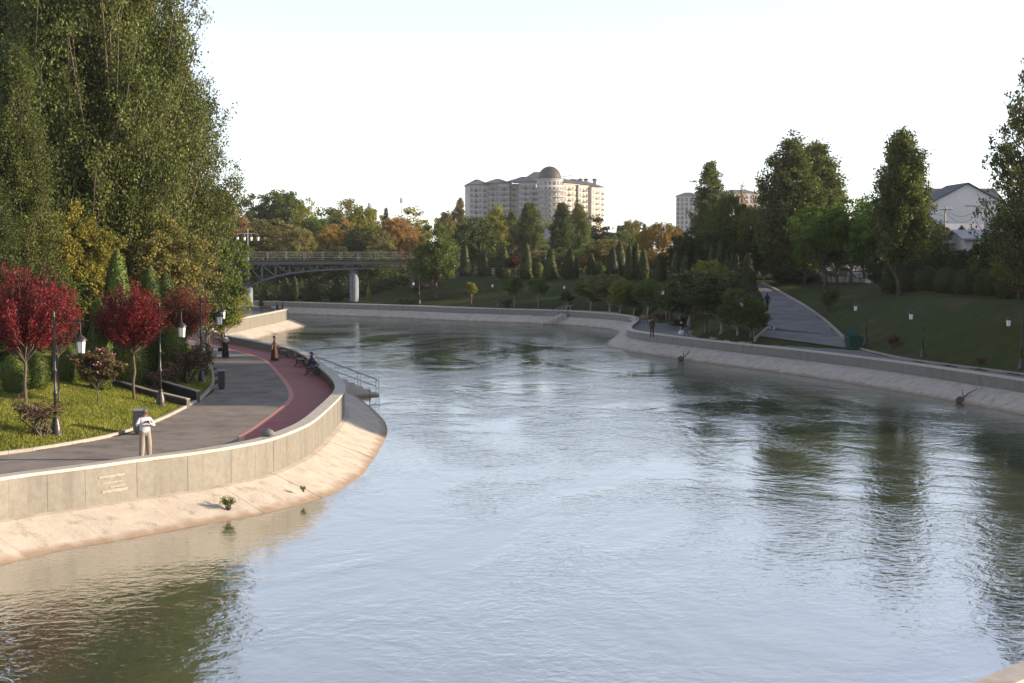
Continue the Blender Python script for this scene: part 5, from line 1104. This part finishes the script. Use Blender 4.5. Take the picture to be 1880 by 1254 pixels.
for s_, q in ((-1,'L'),(1,'R')): sit.update({'sh'+q:(s_*.18,-.02,1.04),'el'+q:(s_*.24,.04,.8),'wr'+q:(s_*.14,.26,.66),'hp'+q:(s_*.1,.02,.54),'kn'+q:(s_*.12,.42,.52),'an'+q:(s_*.12,.42,.09),'to'+q:(s_*.13,.57,.035)})
def on_bench(b, dx, label, **kw):
    rz = -1.55; c, s = math.cos(rz), math.sin(rz); return person(label, (b[0]+dx*c, b[1]+dx*s, PL), rz, pose=sit, **kw)
on_bench(bC, .3, 'seated person in navy jacket and dark cap on the bench', cols=dict(top='navy',sleeve='navy',bot='jeans',shoe='shoe'), cap='navy')
on_bench(bC, -.3, 'seated woman with pale headscarf on the bench', cols=dict(top='black',sleeve='black',bot='black',shoe='shoe'), scarf='scarf')
q = g(425,590); person('man in dark clothes standing on the far walkway spur', (*q[:2],PL), 2.6, dict(top='navy',sleeve='navy',bot='black',shoe='shoe'), {}, {}, 1.03)
q = g(509,576); person('person in black sitting at the tip of the walkway spur, left one', (*q[:2],PL), -1.2, dict(top='black',sleeve='black',bot='black',shoe='shoe'), sit, {}, 1.0)
q = g(519,575.5); person('person in dark clothes leaning at the tip of the walkway spur, right one', (*q[:2],PL), 1.6, dict(top='navy',sleeve='navy',bot='black',shoe='shoe'), sit, {}, .98)
for px, py, nm in ((509,576,'left'),(519,575.5,'right')):
    q = g(px,py); r = tag(empty('stone_seat', (q[0],q[1],PL)), 'low stone seat under the %s sitter at the spur tip' % nm, 'seat'); MB().box((0,0,.41), (.55,.45,.07)).build('slab', M['cap'], r); MB().box((0,0,.19), (.35,.3,.37)).build('plinth', M['cap'], r)
q = g(1197,620,PR); person('person in brown standing on the right bank walkway', (*q[:2],PR), math.pi+.1, dict(top='brown',sleeve='brown',bot='dkbrown',shoe='shoe'), {}, {}, 1.0)
bend = {'pel':(0,-.12,.86),'sp':(0,.02,.99),'ch':(0,.2,1.12),'nk':(0,.33,1.18),'jaw':(0,.41,1.2),'hd':(0,.46,1.24),'crn':(0,.47,1.31),'nose':(0,.56,1.2)}
for s_, qq in ((-1,'L'),(1,'R')): bend.update({'sh'+qq:(s_*.18,.24,1.13),'el'+qq:(s_*.22,.34,.9),'wr'+qq:(s_*.2,.46,.7),'hp'+qq:(s_*.1,-.1,.82),'kn'+qq:(s_*.12,.14*s_+.02,.47),'an'+qq:(s_*.12,.22*s_-.05,.09),'to'+qq:(s_*.13,.22*s_+.1,.035)})
q = g(1260,620,PR); person('person in dark top and pale cap stooping by the slope trees', (*q[:2],PR), 1.2, dict(top='black',sleeve='black',bot='jeans',shoe='whiteshoe'), bend, {}, 1.0, cap='white')
x, y = onz(1251,616,PR); r = tag(empty('plastic_sack', (x,y+.2,PR+.004)), 'white plastic sack beside the stooping person', 'bag'); MB().lathe([(.1,0),(.24,.06),(.26,.25),(.16,.45),(.05,.55)], 12, (0,0,0), 1, .8, .1, 5).build('sack', M['white'], r, True); MB().lathe([(.03,.55),(.09,.62),(.07,.7)], 8, (0,0,0), 1, .7, .2, 4).build('tied_neck', M['white'], r, True)
x, y = ramp_pt(1404,572); x = max(x, float(np.interp(y, RLE[2:,1], RLE[2:,0]))+.5); person('walker in dark clothes going up the ramp road', (x,y,float(RZ_arr(y))+.004), .1, dict(top='navy',sleeve='navy',bot='black',shoe='shoe'), wk, {}, 1.05)
# ------------------------------------------------------------------ haze
HZ = bpy.data.materials.new('haze'); HZ.use_nodes = True; n = HZ.node_tree.nodes; n.remove(n['Principled BSDF']); pv = n.new('ShaderNodeVolumePrincipled')
pv.inputs['Color'].default_value = (.93,.95,1,1); pv.inputs['Density'].default_value = .0001; pv.inputs['Anisotropy'].default_value = .3; HZ.node_tree.links.new(pv.outputs[0], n['Material Output'].inputs['Volume'])
hb_ = MB().box((0,560,31), (12400,17000,68+0)).build('haze', HZ); hb_.location = (0,0,0); tag(hb_, 'thin pale autumn haze over the river and town', 'haze', kind='stuff')
